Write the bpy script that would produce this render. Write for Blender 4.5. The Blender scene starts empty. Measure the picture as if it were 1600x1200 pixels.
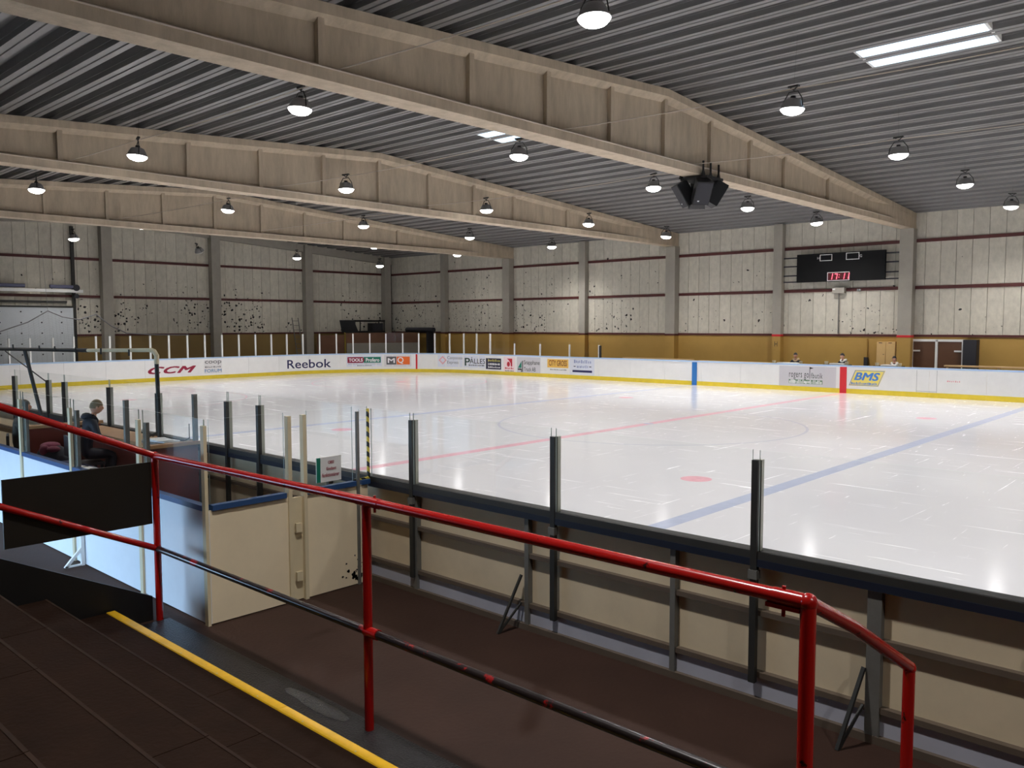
import bpy, bmesh, math, random
from mathutils import Vector, Matrix
random.seed(7)
PI = math.pi
scene = bpy.context.scene
C = scene.collection

# ------------------------------------------------------------------ camera
YAW, PITCH, ROLL, FPX = 0.74613756, 0.07073773, -0.00218388, 1310.9
cam_data = bpy.data.cameras.new('camera')
cam_data.sensor_width = 36.0
cam_data.lens = FPX / 1600 * 36.0
cam_data.clip_start, cam_data.clip_end = 0.05, 300
cam = bpy.data.objects.new('camera', cam_data)
C.objects.link(cam)
fw = Vector((-math.sin(YAW) * math.cos(PITCH), math.cos(YAW) * math.cos(PITCH), -math.sin(PITCH)))
rt = Vector((math.cos(YAW), math.sin(YAW), 0))
up = rt.cross(fw)
rt2 = rt * math.cos(ROLL) + up * math.sin(ROLL)
up2 = up * math.cos(ROLL) - rt * math.sin(ROLL)
M = Matrix((rt2, up2, -fw)).transposed().to_4x4()
M.translation = Vector((13.985, -6.165, 2.978))
cam.matrix_world = M
scene.camera = cam

# ------------------------------------------------------------------ world, view
LAMP = 700.0
world = bpy.data.worlds.new('world')
scene.world = world
world.use_nodes = True
bg = world.node_tree.nodes['Background']
bg.inputs[0].default_value = (0.46, 0.70, 1.0, 1)
bg.inputs[1].default_value = 7.0
scene.view_settings.view_transform = 'Standard'
scene.view_settings.look = 'None'
scene.view_settings.gamma = 1.0
scene.view_settings.use_curve_mapping = False
scene.view_settings.exposure = 0.7
scene.cycles.transparent_max_bounces = 32
scene.cycles.max_bounces = 8
scene.cycles.diffuse_bounces = 5
scene.cycles.sample_clamp_indirect = 6.0
scene.cycles.caustics_reflective = False
scene.cycles.caustics_refractive = False


# ------------------------------------------------------------------ materials
def lin(c):
    c = c / 255.0
    return c / 12.92 if c <= 0.04045 else ((c + 0.055) / 1.055) ** 2.4


def rgb(r, g, b):
    return (lin(r), lin(g), lin(b), 1)


def nd(t, kind, **kw):
    n = t.nodes.new(kind)
    for k, v in kw.items():
        if isinstance(v, tuple) and k.startswith('i'):
            n.inputs[int(k[1:])].default_value = v
        elif k.startswith('i') and k[1:].isdigit():
            n.inputs[int(k[1:])].default_value = v
        else:
            setattr(n, k, v)
    return n


def mat(name, col, rough=0.6, metal=0.0, var=0.0, vscale=3.0, bump=0.0, bscale=40.0, spec=0.5, stretch=None, rand=0.0, coat=0.0):
    m = bpy.data.materials.new(name)
    m.use_nodes = True
    t = m.node_tree
    b = t.nodes['Principled BSDF']
    b.inputs['Base Color'].default_value = col
    b.inputs['Roughness'].default_value = rough
    b.inputs['Metallic'].default_value = metal
    b.inputs['Specular IOR Level'].default_value = spec
    b.inputs['Coat Weight'].default_value = coat
    b.inputs['Coat Roughness'].default_value = 0.15
    if var or bump or rand:
        geo = nd(t, 'ShaderNodeNewGeometry')
        src = geo.outputs['Position']
        if stretch:
            mp = nd(t, 'ShaderNodeMapping')
            mp.inputs['Scale'].default_value = stretch
            t.links.new(src, mp.inputs['Vector'])
            src = mp.outputs['Vector']
    last = None
    if var:
        nz = nd(t, 'ShaderNodeTexNoise')
        nz.inputs['Scale'].default_value = vscale
        nz.inputs['Detail'].default_value = 6
        nz.inputs['Roughness'].default_value = 0.65
        t.links.new(src, nz.inputs['Vector'])
        mr = nd(t, 'ShaderNodeMapRange')
        mr.inputs[1].default_value, mr.inputs[2].default_value = 0.3, 0.7
        mr.inputs[3].default_value, mr.inputs[4].default_value = 1 - var, 1 + var
        t.links.new(nz.outputs['Fac'], mr.inputs[0])
        last = mr.outputs[0]
    if rand:
        oi = nd(t, 'ShaderNodeObjectInfo')
        mr2 = nd(t, 'ShaderNodeMapRange')
        mr2.inputs[3].default_value, mr2.inputs[4].default_value = 1 - rand, 1 + rand
        t.links.new(oi.outputs['Random'], mr2.inputs[0])
        if last:
            mm = nd(t, 'ShaderNodeMath', operation='MULTIPLY')
            t.links.new(last, mm.inputs[0]); t.links.new(mr2.outputs[0], mm.inputs[1])
            last = mm.outputs[0]
        else:
            last = mr2.outputs[0]
    if last:
        vm = nd(t, 'ShaderNodeVectorMath', operation='SCALE')
        vm.inputs[0].default_value = col[:3]
        t.links.new(last, vm.inputs['Scale'])
        t.links.new(vm.outputs[0], b.inputs['Base Color'])
    if bump:
        nz2 = nd(t, 'ShaderNodeTexNoise')
        nz2.inputs['Scale'].default_value = bscale
        nz2.inputs['Detail'].default_value = 4
        t.links.new(src, nz2.inputs['Vector'])
        bp = nd(t, 'ShaderNodeBump')
        bp.inputs['Strength'].default_value = bump
        bp.inputs['Distance'].default_value = 0.02
        t.links.new(nz2.outputs['Fac'], bp.inputs['Height'])
        t.links.new(bp.outputs[0], b.inputs['Normal'])
    return m


def mix_color(m, fac_socket, col2):
    """mix the present base colour with col2 by fac"""
    t = m.node_tree
    b = t.nodes['Principled BSDF']
    mx = nd(t, 'ShaderNodeMix', data_type='RGBA')
    inp = b.inputs['Base Color']
    if inp.is_linked:
        t.links.new(inp.links[0].from_socket, mx.inputs[6])
    else:
        mx.inputs[6].default_value = inp.default_value
    mx.inputs[7].default_value = col2
    t.links.new(fac_socket, mx.inputs[0])
    t.links.new(mx.outputs[2], inp)


def math_node(t, op, a, b=None, clamp=False):
    n = nd(t, 'ShaderNodeMath', operation=op, use_clamp=clamp)
    for i, v in enumerate((a, b)):
        if v is None:
            continue
        if isinstance(v, (int, float)):
            n.inputs[i].default_value = v
        else:
            t.links.new(v, n.inputs[i])
    return n.outputs[0]


def spots(m, scale, dens, col2, ztop=None, zbot=None, size=0.35, low=0.35):
    """scattered chipped spots; denser towards zbot when a height range is given"""
    t = m.node_tree
    geo = nd(t, 'ShaderNodeNewGeometry')
    wn = nd(t, 'ShaderNodeTexNoise')
    wn.inputs['Scale'].default_value = scale * 1.7
    t.links.new(geo.outputs['Position'], wn.inputs['Vector'])
    wadd = nd(t, 'ShaderNodeVectorMath', operation='MULTIPLY_ADD')
    wadd.inputs[1].default_value = (0.14,) * 3
    t.links.new(wn.outputs['Color'], wadd.inputs[0])
    t.links.new(geo.outputs['Position'], wadd.inputs[2])
    vo = nd(t, 'ShaderNodeTexVoronoi')
    vo.inputs['Scale'].default_value = scale
    t.links.new(wadd.outputs[0], vo.inputs['Vector'])
    sep = nd(t, 'ShaderNodeSeparateColor')
    t.links.new(vo.outputs['Color'], sep.inputs[0])
    big = nd(t, 'ShaderNodeTexNoise')
    big.inputs['Scale'].default_value = low
    big.inputs['Detail'].default_value = 2
    t.links.new(geo.outputs['Position'], big.inputs['Vector'])
    bm_ = nd(t, 'ShaderNodeMapRange')
    bm_.inputs[1].default_value, bm_.inputs[2].default_value = 0.42, 0.62
    t.links.new(big.outputs['Fac'], bm_.inputs[0])
    d = math_node(t, 'MULTIPLY', bm_.outputs[0], dens)
    if ztop is not None:
        sz = nd(t, 'ShaderNodeSeparateXYZ')
        t.links.new(geo.outputs['Position'], sz.inputs[0])
        zr = nd(t, 'ShaderNodeMapRange')
        zr.inputs[1].default_value, zr.inputs[2].default_value = zbot, ztop
        zr.inputs[3].default_value, zr.inputs[4].default_value = 1.0, 0.05
        t.links.new(sz.outputs[2], zr.inputs[0])
        zz = math_node(t, 'POWER', zr.outputs[0], 2.6)
        d = math_node(t, 'MULTIPLY', d, zz)
        xr = nd(t, 'ShaderNodeMapRange')
        xr.inputs[1].default_value, xr.inputs[2].default_value = -24, -9
        xr.inputs[3].default_value, xr.inputs[4].default_value = 1.7, 0.75
        t.links.new(sz.outputs[0], xr.inputs[0])
        d = math_node(t, 'MULTIPLY', d, xr.outputs[0])
    on = math_node(t, 'LESS_THAN', sep.outputs[0], d)
    szr = math_node(t, 'MULTIPLY', sep.outputs[1], size)
    near = math_node(t, 'LESS_THAN', vo.outputs['Distance'], szr)
    mix_color(m, math_node(t, 'MULTIPLY', on, near), col2)
    return m


def emis(name, col, s):
    m = bpy.data.materials.new(name)
    m.use_nodes = True
    t = m.node_tree
    t.nodes.clear()
    e = nd(t, 'ShaderNodeEmission')
    e.inputs[0].default_value = col
    e.inputs[1].default_value = s
    o = nd(t, 'ShaderNodeOutputMaterial')
    t.links.new(e.outputs[0], o.inputs[0])
    return m


def glassmat(name, tint=(0.985, 0.99, 0.988, 1), refl=0.06):
    m = bpy.data.materials.new(name)
    m.use_nodes = True
    t = m.node_tree
    t.nodes.clear()
    tr = nd(t, 'ShaderNodeBsdfTransparent')
    tr.inputs[0].default_value = tint
    gl = nd(t, 'ShaderNodeBsdfGlossy')
    gl.inputs['Roughness'].default_value = 0.02
    fr = nd(t, 'ShaderNodeFresnel')
    fr.inputs[0].default_value = 1.45
    f = math_node(t, 'MULTIPLY', fr.outputs[0], refl)
    mx = nd(t, 'ShaderNodeMixShader')
    t.links.new(f, mx.inputs[0]); t.links.new(tr.outputs[0], mx.inputs[1]); t.links.new(gl.outputs[0], mx.inputs[2])
    o = nd(t, 'ShaderNodeOutputMaterial')
    t.links.new(mx.outputs[0], o.inputs[0])
    return m


def paint_chip(name, col, under, amount, scale=9.0, rough=0.25):
    m = mat(name, col, rough, coat=0.3)
    t = m.node_tree
    geo = nd(t, 'ShaderNodeNewGeometry')
    n = nd(t, 'ShaderNodeTexNoise')
    n.inputs['Scale'].default_value = scale
    n.inputs['Detail'].default_value = 8
    n.inputs['Roughness'].default_value = 0.7
    t.links.new(geo.outputs['Position'], n.inputs['Vector'])
    mr = nd(t, 'ShaderNodeMapRange')
    mr.inputs[1].default_value, mr.inputs[2].default_value = amount, amount + 0.03
    t.links.new(n.outputs['Fac'], mr.inputs[0])
    mix_color(m, mr.outputs[0], under)
    return m


MT = {}
MT['floor'] = mat('floor_paint', rgb(58, 41, 34), 0.65, spec=0.15, var=0.16, vscale=1.2, bump=0.15, bscale=25)
MT['floor_dark'] = mat('dark_strip', rgb(30, 28, 30), 0.32, spec=0.3, var=0.3, vscale=14, bump=0.5, bscale=60)
MT['plank'] = spots(mat('wall_plank', rgb(202, 197, 182), 0.9, var=0.13, vscale=5, bump=0.3, bscale=60, rand=0.06, stretch=(1, 1, 0.6)),
                    6.2, 0.95, rgb(28, 27, 26), ztop=7.8, zbot=2.3, size=0.50)
MT['plank_joint'] = mat('wall_joint', rgb(92, 88, 80), 0.95)
MT['rail'] = mat('wall_rail', rgb(84, 34, 30), 0.55, var=0.1)
MT['ochre'] = mat('ochre_paint', rgb(178, 142, 72), 0.6, var=0.07, vscale=0.8)
MT['olivepaint'] = mat('olive_paint', rgb(140, 114, 64), 0.6, var=0.08, vscale=0.8)
MT['column'] = mat('column_paint', rgb(158, 153, 142), 0.8, var=0.06, vscale=3)
MT['beam'] = mat('beam_concrete', rgb(186, 171, 149), 0.9, var=0.17, vscale=3.5, bump=0.2, bscale=30, stretch=(1, 1, 0.25))
MT['deck'] = mat('deck_steel', rgb(122, 121, 120), 0.45, metal=0.2, var=0.10, vscale=2.5, stretch=(0.2, 1, 1))
MT['steel'] = mat('grey_steel', rgb(112, 111, 106), 0.5, metal=0.2, var=0.12, vscale=8)
MT['darksteel'] = mat('dark_steel', rgb(52, 52, 50), 0.5, metal=0.3, var=0.12, vscale=8)
MT['lightsteel'] = mat('light_steel', rgb(170, 172, 160), 0.4, metal=0.3)
MT['board'] = mat('board_white', rgb(240, 240, 238), 0.38, var=0.03, vscale=2)
MT['boardback'] = spots(mat('board_back', rgb(212, 196, 166), 0.7, var=0.08, vscale=2), 6, 0.08, rgb(60, 50, 40), size=0.2)
MT['yellow'] = mat('kick_yellow', rgb(220, 196, 50), 0.45, var=0.08, vscale=3)
MT['cap'] = mat('cap_blue_white', rgb(176, 204, 236), 0.45)
MT['capdark'] = mat('cap_black', rgb(46, 46, 44), 0.5, var=0.1)
MT['capblue'] = mat('cap_navy', rgb(20, 27, 44), 0.5, var=0.1)
MT['blue'] = mat('sign_blue', rgb(36, 112, 182), 0.45)
MT['red'] = mat('sign_red', rgb(206, 34, 44), 0.45)
MT['white'] = mat('white_paint', rgb(238, 238, 234), 0.45)
MT['cream'] = mat('cream_paint', rgb(214, 200, 166), 0.55, var=0.05)
MT['boxwall'] = spots(mat('box_panel', rgb(236, 220, 188), 0.5, var=0.05, vscale=2), 9, 0.10, rgb(20, 18, 16), ztop=0.7, zbot=-0.05, size=0.4, low=1.2)
MT['boxfront'] = mat('box_front', rgb(226, 228, 232), 0.5, var=0.03)
MT['boxcap'] = mat('box_cap_blue', rgb(44, 76, 122), 0.4)
MT['glass'] = glassmat('rink_glass')
MT['glassedge'] = mat('glass_edge', rgb(150, 165, 160), 0.3)
MT['redpaint'] = paint_chip('rail_red', rgb(168, 17, 13), rgb(52, 12, 10), 0.63, 7)
MT['worn'] = paint_chip('rail_worn', rgb(30, 22, 21), rgb(150, 22, 22), 0.575, 5, 0.3)
MT['tread'] = mat('stand_tread', rgb(38, 24, 16), 0.7, spec=0.08, var=0.22, vscale=2.5, bump=0.2, bscale=30)
MT['edge'] = mat('tread_edge', rgb(46, 31, 22), 0.6, spec=0.15, var=0.4, vscale=6)
MT['plinth'] = mat('plinth', rgb(176, 178, 190), 0.5, var=0.05)
MT['framebrown'] = mat('frame_brown', rgb(92, 80, 68), 0.6, var=0.1)
MT['black'] = mat('black_panel', rgb(14, 12, 11), 0.5, var=0.1)
MT['darkpanel'] = spots(mat('dark_panel', rgb(28, 24, 18), 0.45, var=0.15), 9, 0.12, rgb(120, 110, 95), size=0.12)
MT['nosing'] = mat('nosing_yellow', rgb(232, 182, 34), 0.35, var=0.10, vscale=9)
MT['lampmetal'] = mat('lamp_shade', rgb(150, 148, 146), 0.4, metal=0.3)
MT['lens'] = emis('lamp_lens', (1.0, 0.97, 0.96, 1), 14.0)
MT['dim'] = mat('lamp_lens_off', rgb(210, 208, 200), 0.3)
MT['spk'] = mat('speaker_black', rgb(22, 22, 23), 0.55)
MT['screen'] = mat('scoreboard_black', rgb(15, 15, 16), 0.6, spec=0.2)
MT['led'] = emis('clock_led', (1.0, 0.14, 0.2, 1), 1.3)
MT['ledglow'] = mat('clock_back', rgb(74, 6, 14), 0.4)
MT['wood'] = mat('pale_wood', rgb(206, 172, 124), 0.55, var=0.12, vscale=4, stretch=(0.4, 3, 3))
MT['woodedge'] = mat('wood_edge', rgb(170, 130, 90), 0.5, var=0.1)
MT['redbrown'] = mat('redbrown_panel', rgb(112, 52, 42), 0.4, var=0.1)
MT['doorbrown'] = mat('door_brown', rgb(98, 66, 44), 0.5, var=0.08)
MT['cardboard'] = mat('cabinet_beige', rgb(212, 176, 116), 0.6, var=0.04)
MT['charcoal'] = mat('charcoal', rgb(40, 40, 46), 0.6)
MT['doorwhite'] = mat('door_white', rgb(206, 212, 216), 0.4, var=0.03)
MT['tubeblue'] = mat('heater_blue', rgb(96, 98, 124), 0.5)
MT['ply'] = mat('plywood', rgb(120, 82, 58), 0.6, var=0.2, vscale=1.3)
MT['rope'] = mat('rope_grey', rgb(120, 120, 122), 0.8)
MT['cable'] = mat('cable_white', rgb(196, 184, 168), 0.6)
MT['navy'] = mat('navy_cloth', rgb(36, 44, 80), 0.8, var=0.1)
MT['jacket'] = mat('dark_jacket', rgb(24, 27, 38), 0.8, var=0.15, vscale=9)
MT['olive'] = mat('olive_jacket', rgb(44, 44, 38), 0.85, var=0.2, vscale=9)
MT['trouser'] = mat('trousers', rgb(30, 32, 44), 0.85)
MT['skin'] = mat('skin', rgb(208, 158, 132), 0.5)
MT['greyhair'] = mat('grey_hair', rgb(116, 108, 96), 0.8, var=0.25, vscale=60, bump=0.6, bscale=120)
MT['beanie'] = mat('tan_hat', rgb(132, 118, 94), 0.9, var=0.12, vscale=30, bump=0.5, bscale=160)
MT['darkhair'] = mat('dark_hair', rgb(22, 18, 16), 0.6)
MT['shoe'] = mat('shoe', rgb(20, 20, 20), 0.6)
MT['eye'] = mat('eye', rgb(20, 16, 14), 0.2)
MT['lip'] = mat('lip', rgb(160, 90, 80), 0.5)
MT['hood'] = mat('white_hood', rgb(226, 224, 218), 0.9)
MT['tanhood'] = mat('tan_hood', rgb(176, 150, 116), 0.9)
MT['pink'] = mat('pink_cloth', rgb(120, 44, 68), 0.8, var=0.2, vscale=12)
MT['paper'] = mat('paper', rgb(232, 232, 230), 0.6)
MT['greytray'] = mat('grey_tray', rgb(120, 122, 124), 0.5)
MT['striped'] = mat('hazard', rgb(222, 196, 70), 0.5)
# ad inks
INK = {k: mat('ink_' + k, rgb(*v), 0.45) for k, v in dict(
    crimson=(150, 26, 58), grey=(112, 112, 112), lightgrey=(206, 204, 208), steelblue=(88, 138, 178), navy=(24, 30, 84), maroon=(142, 24, 60),
    green=(16, 122, 100), darkgrey=(88, 88, 90), orange=(240, 112, 36), blush=(232, 172, 176), black=(30, 32, 34), darkgreen=(22, 62, 48),
    midnight=(28, 30, 58), sand=(206, 196, 100), rose=(246, 222, 224), cherry=(192, 40, 58), amber=(236, 190, 92), rust=(122, 50, 22),
    paleblue=(150, 160, 196), iceblue=(226, 230, 240), royal=(70, 128, 204), lemon=(240, 222, 110), white=(246, 246, 246), leaf=(96, 130, 100),
    pale=(226, 224, 224)).items()}


def hazard(m):
    t = m.node_tree
    geo = nd(t, 'ShaderNodeNewGeometry')
    s = nd(t, 'ShaderNodeSeparateXYZ')
    t.links.new(geo.outputs['Position'], s.inputs[0])
    a = math_node(t, 'ADD', s.outputs[2], s.outputs[1])
    a = math_node(t, 'MULTIPLY', a, 8.5)
    a = math_node(t, 'FRACT', a)
    mix_color(m, math_node(t, 'LESS_THAN', a, 0.5), rgb(20, 20, 20))


hazard(MT['striped'])


def ice_material():
    m = mat('ice', rgb(236, 236, 240), 0.13, var=0.025, vscale=0.5, spec=0.35)
    t = m.node_tree
    b = t.nodes['Principled BSDF']
    geo = nd(t, 'ShaderNodeNewGeometry')
    fac = None
    for (rot, sc, st, th) in ((0.3, 1.0, (0.4, 9, 1), 0.65), (-0.5, 1.2, (9, 0.3, 1), 0.66), (1.1, 0.8, (0.4, 12, 1), 0.66), (0.8, 2.5, (8, 0.5, 1), 0.66)):
        mp = nd(t, 'ShaderNodeMapping')
        mp.inputs['Rotation'].default_value = (0, 0, rot)
        mp.inputs['Scale'].default_value = st
        t.links.new(geo.outputs['Position'], mp.inputs['Vector'])
        n = nd(t, 'ShaderNodeTexNoise')
        n.inputs['Scale'].default_value = sc
        n.inputs['Detail'].default_value = 5
        n.inputs['Roughness'].default_value = 0.6
        n.inputs['Distortion'].default_value = 0.6
        t.links.new(mp.outputs[0], n.inputs['Vector'])
        mr = nd(t, 'ShaderNodeMapRange')
        mr.inputs[1].default_value, mr.inputs[2].default_value = th, th + 0.06
        t.links.new(n.outputs['Fac'], mr.inputs[0])
        fac = mr.outputs[0] if fac is None else math_node(t, 'MAXIMUM', fac, mr.outputs[0])
    mix_color(m, math_node(t, 'MULTIPLY', fac, 0.4), (0.97, 0.97, 0.98, 1))
    r = math_node(t, 'MULTIPLY_ADD', fac, 0.4)
    r.node.inputs[2].default_value = 0.125
    t.links.new(r, b.inputs['Roughness'])
    return m


MT['ice'] = ice_material()
MT['iceblue'] = mat('ice_line_blue', rgb(194, 203, 227), 0.2, var=0.06, vscale=4, spec=0.35)
MT['icered'] = mat('ice_line_red', rgb(239, 190, 201), 0.2, var=0.08, vscale=4, spec=0.35)
MT['icecircle'] = mat('ice_circle', rgb(206, 208, 222), 0.2, spec=0.35)
MT['icepink'] = mat('ice_spot', rgb(242, 186, 197), 0.2, var=0.12, vscale=9, spec=0.35)


def net_material():
    m = bpy.data.materials.new('net_thread')
    m.use_nodes = True
    t = m.node_tree
    b = t.nodes['Principled BSDF']
    b.inputs['Base Color'].default_value = rgb(130, 132, 134)
    return m


MT['net'] = net_material()


# ------------------------------------------------------------------ mesh builder
ROOT = {}      # object name -> world location of its root


class MB:
    def __init__(s):
        s.v, s.f, s.m = [], [], []

    def add(s, vs, fs, mi=0):
        k = len(s.v)
        s.v += [Vector(v) for v in vs]
        for f in fs:
            s.f.append([k + i for i in f]); s.m.append(mi)
        return s

    def hex(s, p, mi=0, rim=None):
        """p: 4 bottom + 4 top points, same winding; rim: material of the 4 side faces"""
        s.add(p, [(3, 2, 1, 0), (4, 5, 6, 7)], mi)
        k = len(s.v) - 8
        for i in range(4):
            j = (i + 1) % 4
            s.f.append([k + i, k + j, k + 4 + j, k + 4 + i]); s.m.append(mi if rim is None else rim)
        return s

    def box(s, x0, x1, y0, y1, z0, z1, mi=0):
        return s.hex([(x0, y0, z0), (x1, y0, z0), (x1, y1, z0), (x0, y1, z0), (x0, y0, z1), (x1, y0, z1), (x1, y1, z1), (x0, y1, z1)], mi)

    def obox(s, c, size, R=None, mi=0):
        R = R or Matrix.Identity(3)
        c = Vector(c)
        pts = []
        for z in (-.5, .5):
            for x, y in ((-.5, -.5), (.5, -.5), (.5, .5), (-.5, .5)):
                pts.append(c + R @ Vector((x * size[0], y * size[1], z * size[2])))
        return s.hex(pts, mi)

    def bar(s, a, b, w, h, mi=0, upv=(0, 0, 1)):
        a, b = Vector(a), Vector(b)
        d = (b - a).normalized()
        u = Vector(upv)
        if abs(d.dot(u)) > 0.98:
            u = Vector((0, 1, 0))
        r = d.cross(u).normalized() * w / 2
        u = r.cross(d).normalized() * h / 2
        return s.hex([a - r - u, a + r - u, a + r + u, a - r + u, b - r - u, b + r - u, b + r + u, b - r + u], mi)

    def tube(s, pts, r, n=10, mi=0, cap=True):
        pts = [Vector(p) for p in pts]
        rings = []
        u = None
        for i, p in enumerate(pts):
            d = ((pts[i + 1] - p) if i == 0 else (p - pts[i - 1]) if i == len(pts) - 1 else (pts[i + 1] - p).normalized() + (p - pts[i - 1]).normalized()).normalized()
            if u is None:
                u = Vector((0, 0, 1)) if abs(d.z) < 0.9 else Vector((0, 1, 0))
            w = d.cross(u).normalized()
            u = w.cross(d).normalized()
            rr = r[i] if isinstance(r, (list, tuple)) else r
            k = 1.0
            if 0 < i < len(pts) - 1:
                c = (pts[i + 1] - p).normalized().dot((p - pts[i - 1]).normalized())
                k = 1 / max(0.5, math.sqrt(max(0.01, (1 + c) / 2)))
            rings.append([p + (w * math.cos(2 * PI * j / n) + u * math.sin(2 * PI * j / n)) * rr * (k if False else 1) for j in range(n)])
        vs = [v for g in rings for v in g]
        fs = []
        for i in range(len(rings) - 1):
            for j in range(n):
                a, b = i * n + j, i * n + (j + 1) % n
                fs.append((a, b, b + n, a + n))
        if cap:
            fs.append(tuple(range(n))[::-1]); fs.append(tuple(range((len(rings) - 1) * n, len(rings) * n)))
        return s.add(vs, fs, mi)

    def lathe(s, prof, c=(0, 0, 0), n=16, mi=0, R=None):
        c = Vector(c)
        R = R or Matrix.Identity(3)
        vs = [c + R @ Vector((r * math.cos(2 * PI * j / n), r * math.sin(2 * PI * j / n), z)) for r, z in prof for j in range(n)]
        fs = []
        for i in range(len(prof) - 1):
            for j in range(n):
                a, b = i * n + j, i * n + (j + 1) % n
                fs.append((a, b, b + n, a + n))
        return s.add(vs, fs, mi)

    def prism(s, poly, ext, mi=0):
        """poly: list of 3D points (planar), ext: extrusion vector"""
        n = len(poly)
        p = [Vector(q) for q in poly]
        e = Vector(ext)
        s.add(p + [q + e for q in p], [tuple(range(n))[::-1], tuple(range(n, 2 * n))] + [(i, (i + 1) % n, n + (i + 1) % n, n + i) for i in range(n)], mi)
        return s

    def ell(s, c, r, n=12, mi=0, R=None):
        prof = [(max(1e-4, math.sin(PI * i / n)), -math.cos(PI * i / n)) for i in range(n + 1)]
        R = R or Matrix.Identity(3)
        S = Matrix.Diagonal(r)
        return s.lathe(prof, c, n + 4, mi, R @ S)

    def mesh(s, name, mats, off=(0, 0, 0), smooth=False):
        me = bpy.data.meshes.new(name)
        off = Vector(off)
        me.from_pydata([v - off for v in s.v], [], s.f)
        for m in mats:
            me.materials.append(m)
        if len(mats) > 1:
            me.polygons.foreach_set('material_index', s.m)
        bm = bmesh.new()
        bm.from_mesh(me)
        bmesh.ops.recalc_face_normals(bm, faces=bm.faces)
        bm.to_mesh(me)
        bm.free()
        if smooth:
            me.polygons.foreach_set('use_smooth', [True] * len(me.polygons))
            try:
                me.set_sharp_from_angle(angle=math.radians(smooth if smooth is not True else 40))
            except Exception:
                pass
        return me

    def build(s, name, m, parent=None, smooth=False, label=None):
        mats = m if isinstance(m, (list, tuple)) else [m]
        off = ROOT.get(parent.name, Vector((0, 0, 0))) if parent else Vector((0, 0, 0))
        o = bpy.data.objects.new(name, s.mesh(name, mats, off, smooth))
        C.objects.link(o)
        if parent:
            o.parent = parent
            ROOT[o.name] = off
        if label:
            o['label'] = label
        return o


def tag(o, label=None, cat=None, group=None, kind=None):
    if label: o['label'] = label
    if cat: o['category'] = cat
    if group: o['group'] = group
    if kind: o['kind'] = kind
    return o


def thing(name, label, cat, loc=(0, 0, 0), group=None):
    o = bpy.data.objects.new(name, None)
    o.empty_display_size = 0.2
    C.objects.link(o)
    o.location = loc
    ROOT[o.name] = Vector(loc)
    return tag(o, label, cat, group)


def struct(name, m=None, mb=None):
    if mb is None:
        o = bpy.data.objects.new(name, None)
        C.objects.link(o)
    else:
        o = mb.build(name, m)
    ROOT[o.name] = Vector((0, 0, 0))
    o['kind'] = 'structure'
    return o


def copy_tree(o, parent=None):
    c = o.copy()
    C.objects.link(c)
    if parent:
        c.parent = parent
    for ch in o.children:
        copy_tree(ch, c)
    return c


def inst(me, name, parent, loc=(0, 0, 0), rotz=0.0):
    o = bpy.data.objects.new(name, me)
    C.objects.link(o)
    o.parent = parent
    o.location = loc
    o.rotation_euler = (0, 0, rotz)
    ROOT[o.name] = Vector(loc)
    return o


FONT_CACHE = {}


def text_polys(txt, shear=0.0, bold=0.0, spacing=1.0):
    key = (txt, shear, bold, spacing)
    if key in FONT_CACHE:
        return FONT_CACHE[key]
    cu = bpy.data.curves.new('lettering', 'FONT')
    cu.body = txt
    cu.shear = shear
    cu.space_character = spacing
    cu.resolution_u = 3
    o = bpy.data.objects.new('lettering', cu)
    C.objects.link(o)
    dg = bpy.context.evaluated_depsgraph_get()
    me = bpy.data.meshes.new_from_object(o.evaluated_get(dg))
    v0 = [(v.co.x, v.co.y) for v in me.vertices]
    f0 = [tuple(p.vertices) for p in me.polygons]
    vs, fs = [], []
    for w, (dx, dy) in enumerate(((0, 0),) if not bold else ((-1, -1), (1, -1), (1, 1), (-1, 1), (0, 0))):   # heavier strokes: shifted, stacked copies
        k = len(vs)
        vs += [(x + dx * bold, y + dy * bold * .8, w * .0006) for x, y in v0]
        fs += [tuple(k + i for i in f) for f in f0]
    bpy.data.objects.remove(o)
    bpy.data.curves.remove(cu)
    bpy.data.meshes.remove(me)
    x0 = min(v[0] for v in vs); x1 = max(v[0] for v in vs)
    y0 = min(v[1] for v in vs); y1 = max(v[1] for v in vs)
    vs = [((v[0] - x0) / (x1 - x0), (v[1] - y0) / (y1 - y0), v[2]) for v in vs]
    FONT_CACHE[key] = (vs, fs)
    return vs, fs


# ------------------------------------------------------------------ setting: floor, walls, ceiling
CY = 13.13                          # ridge line of the hall
Y0, Y1, X0, X1 = -6.75, 33.2, -34.5, 38.0


def roof_z(y):                      # underside of the deck
    return 9.13 - 0.0655 * abs(y - CY)


mb = MB().box(X0, X1, Y0, Y1, -0.25, -0.05)
floor = struct('floor', MT['floor'], mb)
MB().box(5.6, 20, -2.86, -2.33, -0.0495, -0.047).build('painted_strip', MT['floor_dark'], floor)

MT['wet'] = mat('scuffed_paint', rgb(38, 39, 42), 0.24, var=0.6, vscale=40, bump=1.0, bscale=70, spec=0.8)
rw = random.Random(3)
wp = [(8.42 + .50 * math.cos(a) * rw.uniform(.75, 1), -2.45 + .085 * math.sin(a) * rw.uniform(.7, 1), -.0465) for a in [2 * PI * i / 18 for i in range(18)]]
MB().prism(wp, (0, 0, .0015)).build('scuffed_patch', MT['wet'], floor)

RAILS = (4.56, 6.60)
wall_far = struct('wall_far')


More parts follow.
